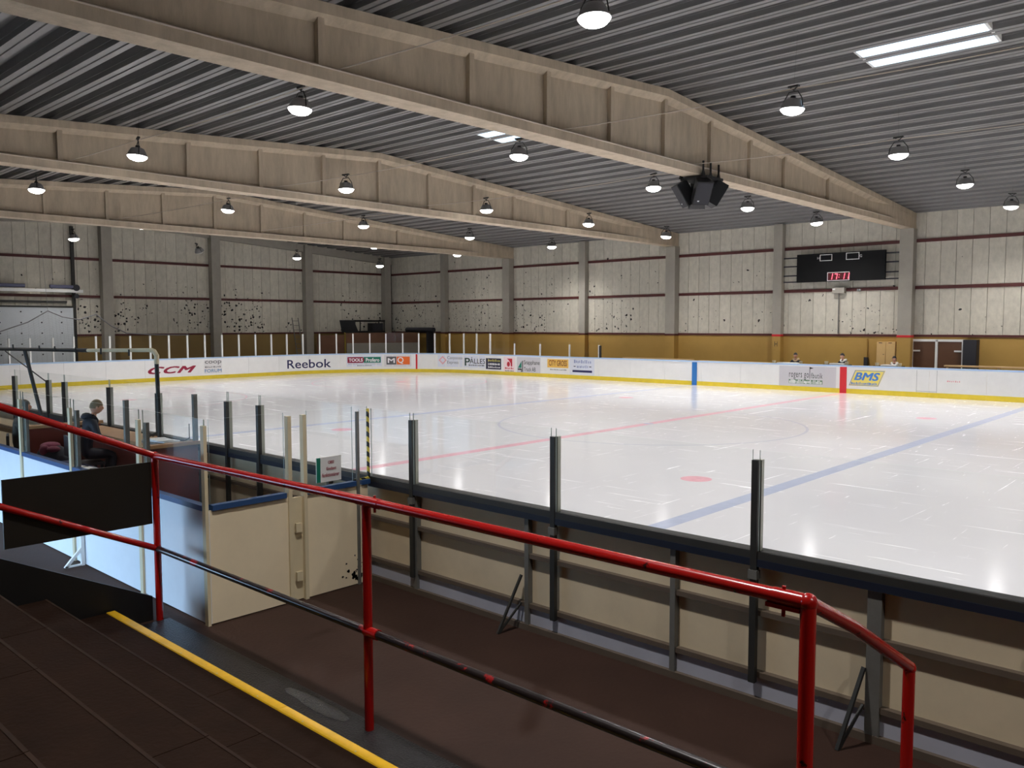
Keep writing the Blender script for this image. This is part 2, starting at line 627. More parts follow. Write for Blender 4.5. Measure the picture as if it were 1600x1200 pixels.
def plank_mesh(axis, w, z0, z1, d=0.06):
    m = MB()
    g = 0.008
    if axis == 'x':
        m.hex([(g, 0, z0), (w - g, 0, z0), (w - g, d, z0), (g, d, z0), (g, 0, z1), (w - g, 0, z1), (w - g, d, z1), (g, d, z1)])
    else:
        m.hex([(0, g, z0), (0, w - g, z0), (-d, w - g, z0), (-d, g, z0), (0, g, z1), (0, w - g, z1), (-d, w - g, z1), (-d, g, z1)])
    return m.mesh('plank', [MT['plank']])


PW = 0.62
px0, px1 = -34.4, 12.0
npl = int((px1 - px0) / PW)
tiers = [(2.50, RAILS[0] - 0.07), (RAILS[0] + 0.07, RAILS[1] - 0.07), (RAILS[1] + 0.07, 8.0)]
for (z0, z1) in tiers:
    me = plank_mesh('x', PW, z0, z1)
    for i in range(npl):
        inst(me, 'plank', wall_far, (px0 + i * PW, Y1, 0))
MB().box(X0 - .3, X1 + .3, Y1 + 0.06, Y1 + 0.3, -0.25, 9.2).build('backing_slab', MT['plank_joint'], wall_far)
MB().box(12, X1, Y1 - .02, Y1 + 0.06, 2.5, 8.0).build('panel_run', MT['plank'], wall_far)
for z in RAILS:
    MB().box(X0 + .1, X1, Y1 - 0.06, Y1 + .04, z - 0.07, z + 0.07).build('rail', MT['rail'], wall_far)
MB().box(X0, X1, Y1 - 0.02, Y1 + 0.06, -0.05, 2.40).build('dado_panel', MT['ochre'], wall_far)
MB().box(X0, X1, Y1 - 0.07, Y1 + 0.06, 2.40, 2.50).build('dado_rail', MT['rail'], wall_far)
for k, cx in enumerate([1.53, -4.45, -10.45, -16.5, -22.5, -28.5, 7.5, 13.5]):
    wide = 0.29 if k in (0, 2, 4, 7) else 0.22
    y = 32.74 if k in (0, 2, 4, 7) else 32.85
    zt = 7.12 if k in (0, 2, 4, 7) else roof_z(33) - .02
    MB().box(cx - wide, cx + wide, y, Y1 + .05, 2.47, zt).build('column', MT['column'], wall_far)
    MB().box(cx - wide, cx + wide, y, Y1 + .05, -0.05, 2.37).build('column_base', MT['ochre'], wall_far)
    MB().box(cx - wide - .01, cx + wide + .01, y - .01, Y1 + .05, 2.37, 2.47).build('column_band', MT['red'] if k in (0, 1) else MT['rail'], wall_far)

wall_left = struct('wall_left')
npl2 = int((Y1 - 2.0) / PW)
for (z0, z1) in [tiers[0], tiers[1], (RAILS[1] + 0.07, 8.6)]:
    me = plank_mesh('y', PW, z0, z1)
    for i in range(npl2 + 1):
        y = Y1 - (i + 1) * PW
        z1m = z1
        inst(me, 'plank', wall_left, (X0, y, 0))
MB().box(X0 - 0.3, X0 - 0.06, Y0 - .3, Y1 + .3, -0.25, 9.8).build('backing_slab', MT['plank_joint'], wall_left)
for z in RAILS:
    MB().box(X0 - .04, X0 + 0.06, 2, Y1, z - 0.07, z + 0.07).build('rail', MT['rail'], wall_left)
MB().box(X0 - .06, X0 + 0.02, Y0, Y1, -0.05, 2.40).build('dado_panel', MT['olivepaint'], wall_left)
MB().box(X0 - .06, X0 + 0.07, 11.35, Y1, 2.40, 2.50).build('dado_rail', MT['rail'], wall_left)
for cy in (12.93, 19.35, 25.95, 32.6):
    MB().box(X0 - .05, X0 + .45, cy - .28, cy + .28, -0.05, roof_z(cy) - .03).build('column', MT['column'], wall_left)
# sloping edge beam of the end wall
m = MB()
for (ya, yb) in ((Y0, CY), (CY, Y1)):
    za, zb = roof_z(ya), roof_z(yb)
    m.hex([(X0 - .05, ya, za - .5), (X0 + .22, ya, za - .5), (X0 + .22, yb, zb - .5), (X0 - .05, yb, zb - .5),
           (X0 - .05, ya, za), (X0 + .22, ya, za), (X0 + .22, yb, zb), (X0 - .05, yb, zb)])
m.build('edge_beam', MT['column'], wall_left)
mid = MB()
mid.box(X0 - .02, X0 + .1, 2, 10.9, 4.18, 4.30)
mid.build('door_lintel', MT['darksteel'], wall_left)

# back wall with the glazed entrance door, and the wall at the other end
DX0, DX1, DZ = -5.0, 4.9, 2.2
wall_near = struct('wall_near')
MB().box(X0, DX0, Y0 - .25, Y0, -.25, 9.0).build('wall_slab', MT['plank_joint'], wall_near)
MB().box(DX1, X1, Y0 - .25, Y0, -.25, 9.0).build('wall_slab', MT['plank_joint'], wall_near)
MB().box(DX0, DX1, Y0 - .25, Y0, DZ, 9.0).build('wall_slab', MT['plank_joint'], wall_near)
door_3 = struct('door_3')
m = MB()
for x in [DX0 + i * (DX1 - DX0) / 5 for i in range(6)]:
    m.box(x - .05, x + .05, Y0 - .16, Y0 - .06, -.05, DZ)
m.box(DX0, DX1, Y0 - .16, Y0 - .06, DZ - .1, DZ)
m.build('frame', MT['steel'], door_3)
for a in range(5):
    xa = DX0 + .05 + a * (DX1 - DX0) / 5
    MB().box(xa, xa + (DX1 - DX0) / 5 - .1, Y0 - .12, Y0 - .11, -.05, DZ - .1).build('pane', MT['glass'], door_3)
pl = bpy.data.lights.new('portal', 'AREA')
pl.shape = 'RECTANGLE'; pl.size = DX1 - DX0; pl.size_y = DZ
pl.cycles.is_portal = True
po = bpy.data.objects.new('portal', pl)
C.objects.link(po)
po.location = ((DX0 + DX1) / 2, Y0 - .3, DZ / 2)
po.rotation_euler = (PI / 2, 0, 0)
MB().box(X0, X1 + .3, Y0 - 9, Y0 - .25, -.3, -.06).build('floor_forecourt', MT['steel'])['kind'] = 'structure'
wall_right = struct('wall_right', MT['plank_joint'], MB().box(X1, X1 + .3, Y0 - .3, Y1 + .3, -.25, 10))

# ceiling: trapezoidal deck, one sheet per rib
ceiling = struct('ceiling')
PIT = 0.77
PROF = [(0.0, 0.0), (0.13, 0.0), (0.14, 0.02), (0.18, 0.02), (0.19, 0.0), (0.33, 0.0), (0.345, 0.10), (0.37, 0.10), (0.40, 0.25), (0.70, 0.25), (0.73, 0.10), (0.755, 0.10), (0.77, 0.0)]
SKY = [(6.5, 9.1), (-5.6, -3.4)]
SKYK = (18, 19, 20)                 # ribs that the rooflights replace
ribs = 53
yb = Y0 - .2


def sheet(k, xa, xb, opened=False):
    m = MB()
    vs = []
    for x in (xa, xb):
        for (dy, dz) in PROF:
            y = yb + k * PIT + dy
            vs.append((x, y, roof_z(y) + dz))
    n = len(PROF)
    m.add(vs, [(i, i + 1, n + i + 1, n + i) for i in range(n - 1) if not (opened and i >= 5)])
    me = bpy.data.meshes.new('deck_sheet')
    me.from_pydata(m.v, [], m.f)
    me.materials.append(MT['deck'])
    o = bpy.data.objects.new('deck_sheet', me)
    C.objects.link(o)
    o.parent = ceiling
    ROOT[o.name] = Vector((0, 0, 0))


skyk = [k for k in range(ribs) if 13.1 < yb + k * PIT + .3 < 13.1 + 2 * PIT]
for k in range(ribs):
    if k in skyk:
        xs = [X0 - .2, SKY[1][0], SKY[1][1], SKY[0][0], SKY[0][1], X1 + .2]
        for i in range(5):
            sheet(k, xs[i], xs[i + 1], i in (1, 3))
    else:
        sheet(k, X0 - .2, X1 + .2)
sy0, sy1 = yb + skyk[0] * PIT, yb + (skyk[-1] + 1) * PIT
for i, (xa, xb) in enumerate(SKY):
    w = struct('window_%d' % (i + 1))
    zc = 9.13
    m = MB()
    for (a, b, c, d) in ((xa - .06, xa, sy0 + .28, sy1 + .06), (xb, xb + .06, sy0 + .28, sy1 + .06), (xa, xb, sy0 + .28, sy0 + .33), (xa, xb, sy1, sy1 + .06)):
        zc_, zd_ = roof_z(c) + .004, roof_z(d) + .004
        m.hex([(a, c, zc_), (b, c, zc_), (b, d, zd_), (a, d, zd_), (a, c, 9.5), (b, c, 9.5), (b, d, 9.5), (a, d, 9.5)])
    m.build('curb', MT['white'], w)
    m = MB()
    m.box(xa - .05, xb + .05, sy0 - .05, sy1 + .05, 9.50, 9.515)
    m.build('pane', MT['glass'], w)
    for j in range(1, 4):
        y = sy0 + j * (sy1 - sy0) / 4
        MB().box(xa, xb, y - .02, y + .02, 9.4, 9.5).build('glazing_bar', MT['white'], w)
    p2 = bpy.data.lights.new('portal', 'AREA')
    p2.shape = 'RECTANGLE'; p2.size = xb - xa; p2.size_y = sy1 - sy0
    p2.cycles.is_portal = True
    o2 = bpy.data.objects.new('portal', p2)
    C.objects.link(o2)
    o2.location = ((xa + xb) / 2, (sy0 + sy1) / 2, 9.6)

# ------------------------------------------------------------------ roof beams
BX = [1.5, -10.5, -22.5, 13.5]
BLAB = ['tapered concrete roof beam that carries the black loudspeaker cluster',
        'tapered concrete roof beam next beyond the one with loudspeakers, second from the scoreboard',
        'tapered concrete roof beam in front of the end wall, the most distant one',
        'tapered concrete roof beam over the spectator stand']
STY = [2.38, 5.96, 8.35, 10.74, 13.13, 15.52, 17.91, 20.3, 23.88]


def roof_beam(bx, label):
    t = thing('roof_beam', label, 'beam', (bx, CY, 7.13), None)
    zb = 7.13
    m = MB()
    # bottom flange: side face then a slope up to the web
    def loft(sec_a, ya, sec_b, yb_):
        n = len(sec_a)
        vs = [(bx + x, ya, z) for x, z in sec_a] + [(bx + x, yb_, z) for x, z in sec_b]
        m.add(vs, [tuple(range(n))[::-1], tuple(range(n, 2 * n))] + [(i, (i + 1) % n, n + (i + 1) % n, n + i) for i in range(n)])
    bot = [(-.27, zb), (.27, zb), (.27, zb + .2), (.1, zb + .3), (-.1, zb + .3), (-.27, zb + .2)]
    loft(bot, Y0 + .05, bot, Y1)
    m.build('bottom_flange', MT['beam'], t)
    m = MB()
    def top(y):
        z = roof_z(y)
        return [(-.27, z - .005), (-.27, z - .2), (-.1, z - .32), (.1, z - .32), (.27, z - .2), (.27, z - .005)]
    for (a, b) in ((Y0 + .05, CY), (CY, Y1)):
        loft(top(a), a, top(b), b)
    m.build('top_flange', MT['beam'], t)
    m = MB()
    def web(y, h):
        return [(-h, zb + .19), (h, zb + .19), (h, roof_z(y) - .19), (-h, roof_z(y) - .19)]
    for (a, ha, b, hb) in ((Y0 + .05, .265, -3.3, .265), (-3.3, .265, -1.8, .09), (-1.8, .09, CY, .09), (CY, .09, 28.2, .09), (28.2, .09, 29.8, .265), (29.8, .265, Y1, .265)):
        loft(web(a, ha), a, web(b, hb), b)
    m.build('web', MT['beam'], t)
    for y in STY:
        for sgn in (-1, 1):
            mm = MB()
            xa, xb = sorted((bx + sgn * .085, bx + sgn * .2))
            z1 = roof_z(y) - .25
            mm.box(xa, xb, y - .065, y + .065, zb + .24, z1)
            mm.build('stiffener', MT['beam'], t)
    m = MB()
    m.tube([(bx + .28, Y0 + .1, zb + .21), (bx + .28, 30, zb + .21)], 0.016, 6)
    m.build('conduit', MT['cable'], t, smooth=True)
    return t


for bx, lb in zip(BX, BLAB):
    roof_beam(bx, lb)

# ------------------------------------------------------------------ hall lamps
def lamp_proto():
    t = thing('hall_lamp', '', 'lamp', (0, 0, 0), 'bell lamps hung under the roof')
    m = MB()
    m.lathe([(.001, .13), (.12, .13), (.15, .115), (.185, .05), (.235, -.05), (.24, -.065), (.226, -.065), (.175, .03), (.13, .10), (.001, .11)], n=20)
    m.build('shade', MT['lampmetal'], t, smooth=True)
    m = MB()
    m.lathe([(.226, -.058), (.215, -.09), (.17, -.135), (.09, -.165), (.001, -.175)], n=20)
    lens = m.build('lens', MT['lens'], t, smooth=True)
    m = MB()
    m.lathe([(.001, .19), (.05, .19), (.055, .13), (.001, .13)], n=12)
    m.build('gear_box', MT['darksteel'], t, smooth=True)
    m = MB()
    m.tube([(-.235, 0, -.03), (-.21, 0, .12), (-.1, 0, .27), (.1, 0, .27), (.21, 0, .12), (.235, 0, -.03)], .012, 6)
    m.build('bracket', MT['darksteel'], t, smooth=True)
    m = MB()
    m.bar((-.12, 0, .37), (.12, 0, .37), .06, .035)
    m.bar((-.1, 0, .37), (0.02, 0, .29), .02, .02)
    m.bar((.1, 0, .37), (.0, 0, .29), .02, .02)
    m.build('hook', MT['darksteel'], t)
    return t


proto = lamp_proto()
rowname = {0: 'row nearest the stand', 1: 'second row out from the stand', 2: 'middle row over the ice', 3: 'row just short of the scoreboard side', 4: 'row along the scoreboard wall'}
L = []   # x, y, z, row, column text
cols = [(6.0, 'before the loudspeaker beam'), (-1.9, 'just past the loudspeaker beam'), (-9.7, 'in front of the second beam'), (-17.7, 'between second and third beam'), (-25.6, 'past the third beam'), (-33.4, 'against the end wall')]
lamp_pos = [
    (6.10, 4.20, 7.60, 0, 0), (-1.71, 4.18, 7.60, 0, 1), (-9.22, 3.96, 7.60, 0, 2), (-17.39, 4.07, 7.60, 0, 3),
    (5.96, 11.38, 7.60, 1, 0), (-1.68, 11.08, 7.60, 1, 1), (-9.70, 11.20, 7.60, 1, 2), (-17.40, 11.07, 7.60, 1, 3), (-25.51, 11.14, 7.60, 1, 4), (-33.54, 11.05, 7.60, 1, 5),
    (5.95, 18.06, 7.60, 2, 0), (-1.98, 18.16, 7.60, 2, 1), (-9.92, 18.20, 7.60, 2, 2), (-17.86, 18.13, 7.60, 2, 3), (-25.47, 17.93, 7.60, 2, 4), (-33.6, 18.05, 7.37, 2, 5),
    (5.88, 24.73, 7.60, 3, 0), (-2.03, 24.96, 7.60, 3, 1), (-9.83, 24.80, 7.60, 3, 2), (-17.98, 25.15, 7.60, 3, 3), (-25.91, 25.05, 7.60, 3, 4), (-33.6, 24.74, 7.37, 3, 5),
    (5.75, 31.64, 7.60, 4, 0), (-2.03, 31.61, 7.60, 4, 1), (-9.4, 30.65, 7.45, 4, 2), (-18.0, 31.9, 7.56, 4, 3), (-26.1, 31.95, 7.56, 4, 4), (-33.7, 31.6, 7.20, 4, 5),
]
def fit(o, x, y, z, on=True, k=1.0):
    """the light source of one lamp and the wire it hangs on"""
    if on:
        ld_ = bpy.data.lights.new('lamp_light', 'SPOT')
        ld_.energy = LAMP * k
        ld_.color = (1.0, 0.965, 0.945)
        ld_.spot_size = math.radians(142)
        ld_.spot_blend = 1.0
        ld_.shadow_soft_size = 0.16
        lo = bpy.data.objects.new('lamp_light', ld_)
        C.objects.link(lo)
        lo.location = (x, y, z - .24)
    w = MB().tube([(0, 0, .36), (0, 0, (roof_z(y) - z + .3) / 1.1)], .002, 4)
    wo = bpy.data.objects.new('wire', w.mesh('wire', [MT['darksteel']]))
    C.objects.link(wo)
    wo.parent = o


first = True
lamp_fit = []
for (x, y, z, r, c) in lamp_pos:
    k = .955 if r == 4 else .945 if c == 5 else .966 if c == 2 else 1
    x, y, z = 13.985 + (x - 13.985) * k, -6.165 + (y + 6.165) * k, 2.978 + (z - 2.978) * k
    o = proto if first else copy_tree(proto)
    first = False
    o.location = (x, y, z + .03)
    o.scale = (1.1,) * 3
    lamp_fit.append((o, x, y, z + .03, (r, c) != (2, 5), {(3, 5): .15, (4, 5): .12, (4, 4): .25, (3, 4): .6}.get((r, c), .55 if c == 5 else 1)))
    o.rotation_euler = (random.uniform(-.08, .08), random.uniform(-.08, .08), random.uniform(-.3, .3))
    o['label'] = '%s bell lamp %s, %s' % ('unlit' if (r, c) == (2, 5) else 'lit', cols[c][1], rowname[r])
    if (r, c) == (2, 5):
        for ch in o.children:
            if ch.name.startswith('lens'):
                ch.data = ch.data.copy(); ch.data.materials[0] = MT['dim']
        o.rotation_euler = (0.5, 0.3, 0)
for ci, x in enumerate((-14.3, -6.3, 1.7, 9.7, 17.7, 14.3, 21.8, 29.7)):
    for r, y in enumerate((-2.9, 4.1, 11.2, 18.1, 25, 30.0)):
        if (ci < 5) != (r == 0):
            continue
        o = copy_tree(proto)
        o.location = (x, y, 7.63 if r < 5 else 7.4)
        lamp_fit.append((o, x, y, 7.63 if r < 5 else 7.4, True))
        if r == 0:
            o['label'] = 'lit bell lamp over the walkway, %s' % ('at the goal end', 'past the rinkside box', 'above the rinkside box', 'above the hand railing', 'beyond the stand')[ci]
        else:
            o['label'] = 'lit bell lamp %s, %s' % (('by the beam over the stand', 'one bay past the stand beam', 'two bays past the stand beam')[ci - 5], rowname[r - 1])
        o['group'] = 'bell lamps over the stand' if r == 0 else 'bell lamps over the rink half beside the stand'
for a_ in lamp_fit:
    fit(*a_)

def cable(pts, label):
    P = [Vector(p) for p in pts]
    out = []
    for a, b in zip(P, P[1:]):
        for i in range(8):
            u = i / 8
            q = a.lerp(b, u)
            q.z -= 0.25 * u * (1 - u) * ((b - a).length / 8)
            out.append(q)
    out.append(P[-1])
    m = MB().tube(out, 0.013, 5)
    o = m.build('lamp_cable', MT['cable'], None, smooth=True)
    tag(o, label, 'cable', 'lamp cables strung from the roof beams')


cab = [((1.62, 2.75, 7.40), (6.10, 4.2, 7.99), (13.4, 4.2, 7.95)), ((1.62, 8.9, 7.40), (5.96, 11.38, 7.99), (13.4, 11.3, 7.95)), ((1.62, 14.6, 7.40), (5.95, 18.06, 7.99), (13.4, 18.1, 7.95)),
       ((-10.38, 2.6, 7.40), (-9.22, 3.96, 7.99), (-1.71, 4.18, 7.99), (1.38, 4.2, 7.95)), ((-10.38, 8.7, 7.40), (-9.7, 11.2, 7.99), (-1.68, 11.08, 7.99), (1.38, 11.1, 7.95)), ((-10.38, 14.7, 7.40), (-9.92, 18.2, 7.99), (-1.98, 18.16, 7.99), (1.38, 18.1, 7.95)),
       ((-22.38, 8.6, 7.40), (-17.4, 11.07, 7.99), (-10.62, 11.1, 7.95)), ((-22.38, 15.0, 7.40), (-17.86, 18.13, 7.99), (-10.62, 18.1, 7.95))]
bays = ['on the bright side of the loudspeaker beam', 'from second beam to loudspeaker beam', 'from third beam to second beam']
cr = [['nearest the stand', 'second from the stand', 'third from the stand']] * 2 + [['nearer the stand', 'farther from the stand']]
for i, pts in enumerate(cab):
    b = min(i // 3, 2)
    cable(pts, 'pale lamp cable %s, %s' % (bays[b], cr[b][i - 3 * b]))

# ------------------------------------------------------------------ ice
ice = tag(MB().build('ice_sheet', MT['ice']) if False else None or bpy.data.objects.new('ice_sheet', None), 'white glossy ice sheet with painted hockey lines', 'ice')
C.objects.link(ice)
ROOT['ice_sheet'] = Vector((0, 0, 0))
R_ = 8.5
out = []
for cx, cy, a0 in ((-21.5, 8.5, PI), (21.5, 8.5, 1.5 * PI), (21.5, 21.5, 0), (-21.5, 21.5, .5 * PI)):
    for i in range(17):
        a = a0 + i / 16 * PI / 2
        out.append((cx + R_ * math.cos(a), cy + R_ * math.sin(a), -0.045))
MB().prism(out, (0, 0, 0.045)).build('ice_surface', MT['ice'], ice)
def icepatch(name, m, x0, x1, y0, y1):
    MB().box(x0, x1, y0, y1, 0.0, 0.0012).build(name, m, ice)
icepatch('centre_line', MT['icered'], -.15, .15, 0, 30)
icepatch('blue_line', MT['iceblue'], 7.14, 7.44, 0, 30)
icepatch('blue_line', MT['iceblue'], -7.44, -7.14, 0, 30)
icepatch('goal_line', MT['icered'], -26.03, -25.98, 1.4, 28.6)
def disc(name, m, c, r0, r1, n=48, z=0.0014):
    mm = MB()
    vs = []
    for k in range(n):
        a = 2 * PI * k / n
        vs += [(c[0] + r0 * math.cos(a), c[1] + r0 * math.sin(a), z), (c[0] + r1 * math.cos(a), c[1] + r1 * math.sin(a), z)]
    mm.add(vs, [(2 * k, 2 * k + 1, (2 * k + 3) % (2 * n), (2 * k + 2) % (2 * n)) for k in range(n)])
    if r0 == 0:
        mm = MB().add([(c[0] + r1 * math.cos(2 * PI * k / n), c[1] + r1 * math.sin(2 * PI * k / n), z) for k in range(n)], [tuple(range(n))])
    mm.build(name, m, ice)
disc('centre_circle', MT['icecircle'], (0, 15), 4.46, 4.54, 72)
disc('faceoff_spot', MT['iceblue'], (0, 15), 0, .15, z=.0018)
for x in (5.72, -5.72):
    for y in (8, 22):
        disc('faceoff_spot', MT['icepink'], (x, y), 0, .30)
for y in (8, 22):
    disc('faceoff_spot', MT['icepink'], (-20, y), 0, .30)
    disc('faceoff_circle', MT['icered'], (-20, y), 4.47, 4.52, 72)

# ------------------------------------------------------------------ rink boards
AL = R_ * PI / 2
def path(s):
    """inner face of the boards: point, tangent, outward normal"""
    if s < 21.5:
        return Vector((-s, 30, 0)), Vector((-1, 0, 0)), Vector((0, 1, 0))
    s1 = s - 21.5
    if s1 < AL:
        a = s1 / R_
        return Vector((-21.5 - R_ * math.sin(a), 21.5 + R_ * math.cos(a), 0)), Vector((-math.cos(a), -math.sin(a), 0)), Vector((-math.sin(a), math.cos(a), 0))
    s2 = s1 - AL
    if s2 < 13:
        return Vector((-30, 21.5 - s2, 0)), Vector((0, -1, 0)), Vector((-1, 0, 0))
    s3 = s2 - 13
    if s3 < AL:
        a = s3 / R_
        return Vector((-21.5 - R_ * math.cos(a), 8.5 - R_ * math.sin(a), 0)), Vector((math.sin(a), -math.cos(a), 0)), Vector((-math.cos(a), -math.sin(a), 0))
    s4 = s3 - AL
    return Vector((-21.5 + s4, 0, 0)), Vector((1, 0, 0)), Vector((0, -1, 0))


S_END0 = 21.5 + AL
S_NEAR0 = S_END0 + 13 + AL


def sweep(mb, s0, s1, d0, d1, z0, z1, step=0.5, mi=0):
    n = max(1, int(math.ceil((s1 - s0) / step)))
    vs, fs = [], []
    for i in range(n + 1):
        p, t, nn = path(s0 + (s1 - s0) * i / n)
        for (d, z) in ((d0, z0), (d1, z0), (d1, z1), (d0, z1)):
            q = p + nn * d
            vs.append((q.x, q.y, z))
    for i in range(n):
        a = i * 4
        for j in range(4):
            fs.append((a + j, a + (j + 1) % 4, a + 4 + (j + 1) % 4, a + 4 + j))
    fs.append((0, 1, 2, 3)); fs.append((n * 4, n * 4 + 3, n * 4 + 2, n * 4 + 1))
    return mb.add(vs, fs, mi)


far = thing('rink_boards', 'white sponsor-lettered rink boards along the far side below the scoreboard', 'boards', (0, 30.1, 0))
end = thing('rink_boards', 'white rink boards curving round the goal end under tall glass', 'boards', (-30.1, 15, 0))
near = thing('rink_boards', 'grey-framed backs of the rink boards beside the walkway', 'boards', (8, -.1, 0))


def straight_pts(a, b, step):
    n = max(1, round((b - a) / step))
    return [a + (b - a) * i / n for i in range(n + 1)]


def board_run(root, cuts, capm, backm):
    for a, b in zip(cuts, cuts[1:]):
        st = 0.55 if (21 < (a + b) / 2 < S_END0 or S_END0 + 13 < (a + b) / 2 < S_NEAR0) else 9
        m = MB()
        sweep(m, a + .004, b - .004, 0.0, 0.02, -.04, 1.14, st)
        m.build('board_panel', MT['board'], root)
        m = MB()
        sweep(m, a + .002, b - .002, -.012, 0.0, 0.0, 0.20, st)
        m.build('kickplate', MT['yellow'], root)
        m = MB()
        sweep(m, a, b, -.02, .12, 1.14, 1.20, st)
        m.build('cap_rail', capm, root)
        m = MB()
        sweep(m, a, b, 0.02, 0.03, -.04, 1.14, st)
        m.build('back_sheet', backm, root)


board_run(far, straight_pts(-20, 21.4, 2.07), MT['cap'], MT['boardback'])
board_run(end, [21.4] + straight_pts(21.4, S_NEAR0, 2.0)[1:], MT['cap'], MT['boardback'])
board_run(near, [S_NEAR0] + straight_pts(S_NEAR0, S_NEAR0 + 41.5, 1.67)[1:], MT['capdark'], MT['boardback'])


def pane(root, a, b, z0, z1, t=0.012, name='glass_pane'):
    """vertical glass pane between plan points a and b"""
    a, b = Vector((a[0], a[1], 0)), Vector((b[0], b[1], 0))
    d = (b - a).normalized()
    n = Vector((-d.y, d.x, 0)) * t / 2
    Z0, Z1 = Vector((0, 0, z0)), Vector((0, 0, z1))
    m = MB().hex([a - n + Z0, b - n + Z0, b - n + Z1, a - n + Z1, a + n + Z0, b + n + Z0, b + n + Z1, a + n + Z1], 0, 1)
    return m.build(name, [MT['glass'], MT['glassedge']], root)


def post(root, s, z0, z1, w=.055, d0=.02, d1=.1, m=None, name='glass_post'):
    p, t, n = path(s)
    a = p + n * d0
    b = p + n * d1
    h = t * w / 2
    mm = MB().hex([(q.x, q.y, z) for z in (z0, z1) for q in (a - h, a + h, b + h, b - h)])
    return mm.build(name, m or MT['white'], root)


# far and end glass
ps = [13.14, 15.16, 17.31, 19.29]
for s in ps:
    post(far, s, 1.20, 1.87, .06)
p13 = path(13.14)[0] + Vector((-.1, .06, 0))
MB().box(p13.x + .14, p13.x + .22, 30.0, 30.12, 1.2, 1.84).build('gate_post', MT['darksteel'], far)
for a, b in zip(ps, ps[1:] + [21.28]):
    pa, pb = path(a), path(b)
    pane(far, (pa[0] + pa[2] * .06 + pa[1] * .04), (pb[0] + pb[2] * .06 - pb[1] * .04), 1.20, 2.0)
es = [21.28, 22.38, 23.35, 24.36, 25.37, 26.43, 27.45, 28.5, 29.5, 30.53, 31.56, 32.61, 33.68, 34.74, 35.78, 36.82, 37.87, 38.9, 39.92, 40.92, 41.95, 42.95, 43.99, 45.02, 45.70]
s = 46.75
while s < S_NEAR0 - 8:
    es.append(s); s += 1.03 if len(es) % 2 else 0.95
for i, s in enumerate(es):
    post(end, s, 1.20, 2.43 if s < 47 else 2.38, .075)
for a, b in zip(es, es[1:]):
    pa, pb = path(a), path(b)
    pane(end, (pa[0] + pa[2] * .06 + pa[1] * .035), (pb[0] + pb[2] * .06 - pb[1] * .035), 1.20, 2.55)
# near side: frame, posts and glass
SN = lambda x: S_NEAR0 + x + 21.5
fx = [6.89 + 1.67 * i for i in range(-10, 8)]
for x in fx:
    w = .05 if abs(x - 11.9) > .2 else .10
    post(near, SN(x), -.05, 1.13, w, .03, .095, MT['steel'], 'frame_post')
gx = [-20.5 + 2.05 * i for i in range(7)] + [-6.47, -4.41, -3.54, -1.39, .55, 2.78, 3.65, 6.0]
for x in [-6.47, -4.41, -3.54, -1.39, .55, 2.78, 3.65]:
    post(near, SN(x), .0, 1.88, .06, .09, .14, MT['darksteel'])
    post(near, SN(x - .0), 1.2, 1.88, .05, .04, .088, MT['lightsteel'])
nposts = [6.86, 8.92, 10.98, 13.04, 15.1, 17.16]
for x in nposts:
    post(near, SN(x), .14, 1.92, .055, .085, .13, MT['darksteel'])
    post(near, SN(x + .012), 1.2, 1.92, .045, .04, .083, MT['lightsteel'])
    post(near, SN(x), .98, 1.05, .075, .08, .145, MT['steel'], 'clamp')
for a, b in zip([6.1] + nposts, nposts):
    pane(near, (a + .03, -.105), (b - .03, -.105), 1.2, 2.0)
g2 = [-6.47, -4.41, -3.54, -1.39, .55, 2.78, 3.65, 6.05]
for a, b in zip(g2, g2[1:]):
    pane(near, (a + .02, -.09), (b - .02, -.09), 1.2, 2.02)
for z in (.70, .20):
    for a, b in zip(fx, fx[1:]):
        MB().box(a + .03, b - .03, -.085, -.03, z - .022, z + .022).build('frame_rail', MT['framebrown'], near)
MB().box(-20, 19, -.125, -.03, 1.08, 1.14).build('under_cap', MT['capblue'], near)
MB().box(-20, 19, -.10, -.03, -.05, .01).build('sill_plate', MT['framebrown'], near)
MB().box(-20, 19, -.06, -.03, .01, .178).build('plinth', MT['plinth'], near)
for x in (8.51, 11.85):
    MB().bar((x - .01, -.10, .50), (x - .09, -.36, -.05), .028, .02).build('brace', MT['darksteel'], near)
    MB().bar((x - .01, -.10, .22), (x - .08, -.35, -.04), .018, .018).build('brace', MT['darksteel'], near)

# ------------------------------------------------------------------ print on the boards
def uvplace(mb, polys, s0, s1, z0, z1, d, mi=0):
    """polys: (verts in 0..1, faces); s0 is the reader's left (larger s)"""
    vs, fs = polys
    pts = []
    for uv in vs:
        u, v = uv[0], uv[1]
        p, t, n = path(s0 + (s1 - s0) * u)
        q = p - n * (d + (uv[2] if len(uv) > 2 else 0))
        pts.append((q.x, q.y, z0 + (z1 - z0) * v))
    mb.add(pts, fs, mi)


def rect(n=1):
    vs = [(i / n, j) for i in range(n + 1) for j in (0, 1)]
    return vs, [(2 * i, 2 * i + 2, 2 * i + 3, 2 * i + 1) for i in range(n)]


def ad(root, name, label, s0, s1, z0, z1, ink, d=.003):
    m = MB()
    uvplace(m, rect(6), s0, s1, z0, z1, d)
    return m.build(name, INK[ink] if isinstance(ink, str) else ink, root, label=label)


def word(parent, txt, s0, s1, z0, z1, ink, d=.006, shear=0.0, bold=0.0, spacing=1.0, name='lettering'):
    m = MB()
    uvplace(m, text_polys(txt, shear, bold, spacing), s0, s1, z0, z1, d)
    return m.build(name, INK[ink], parent)


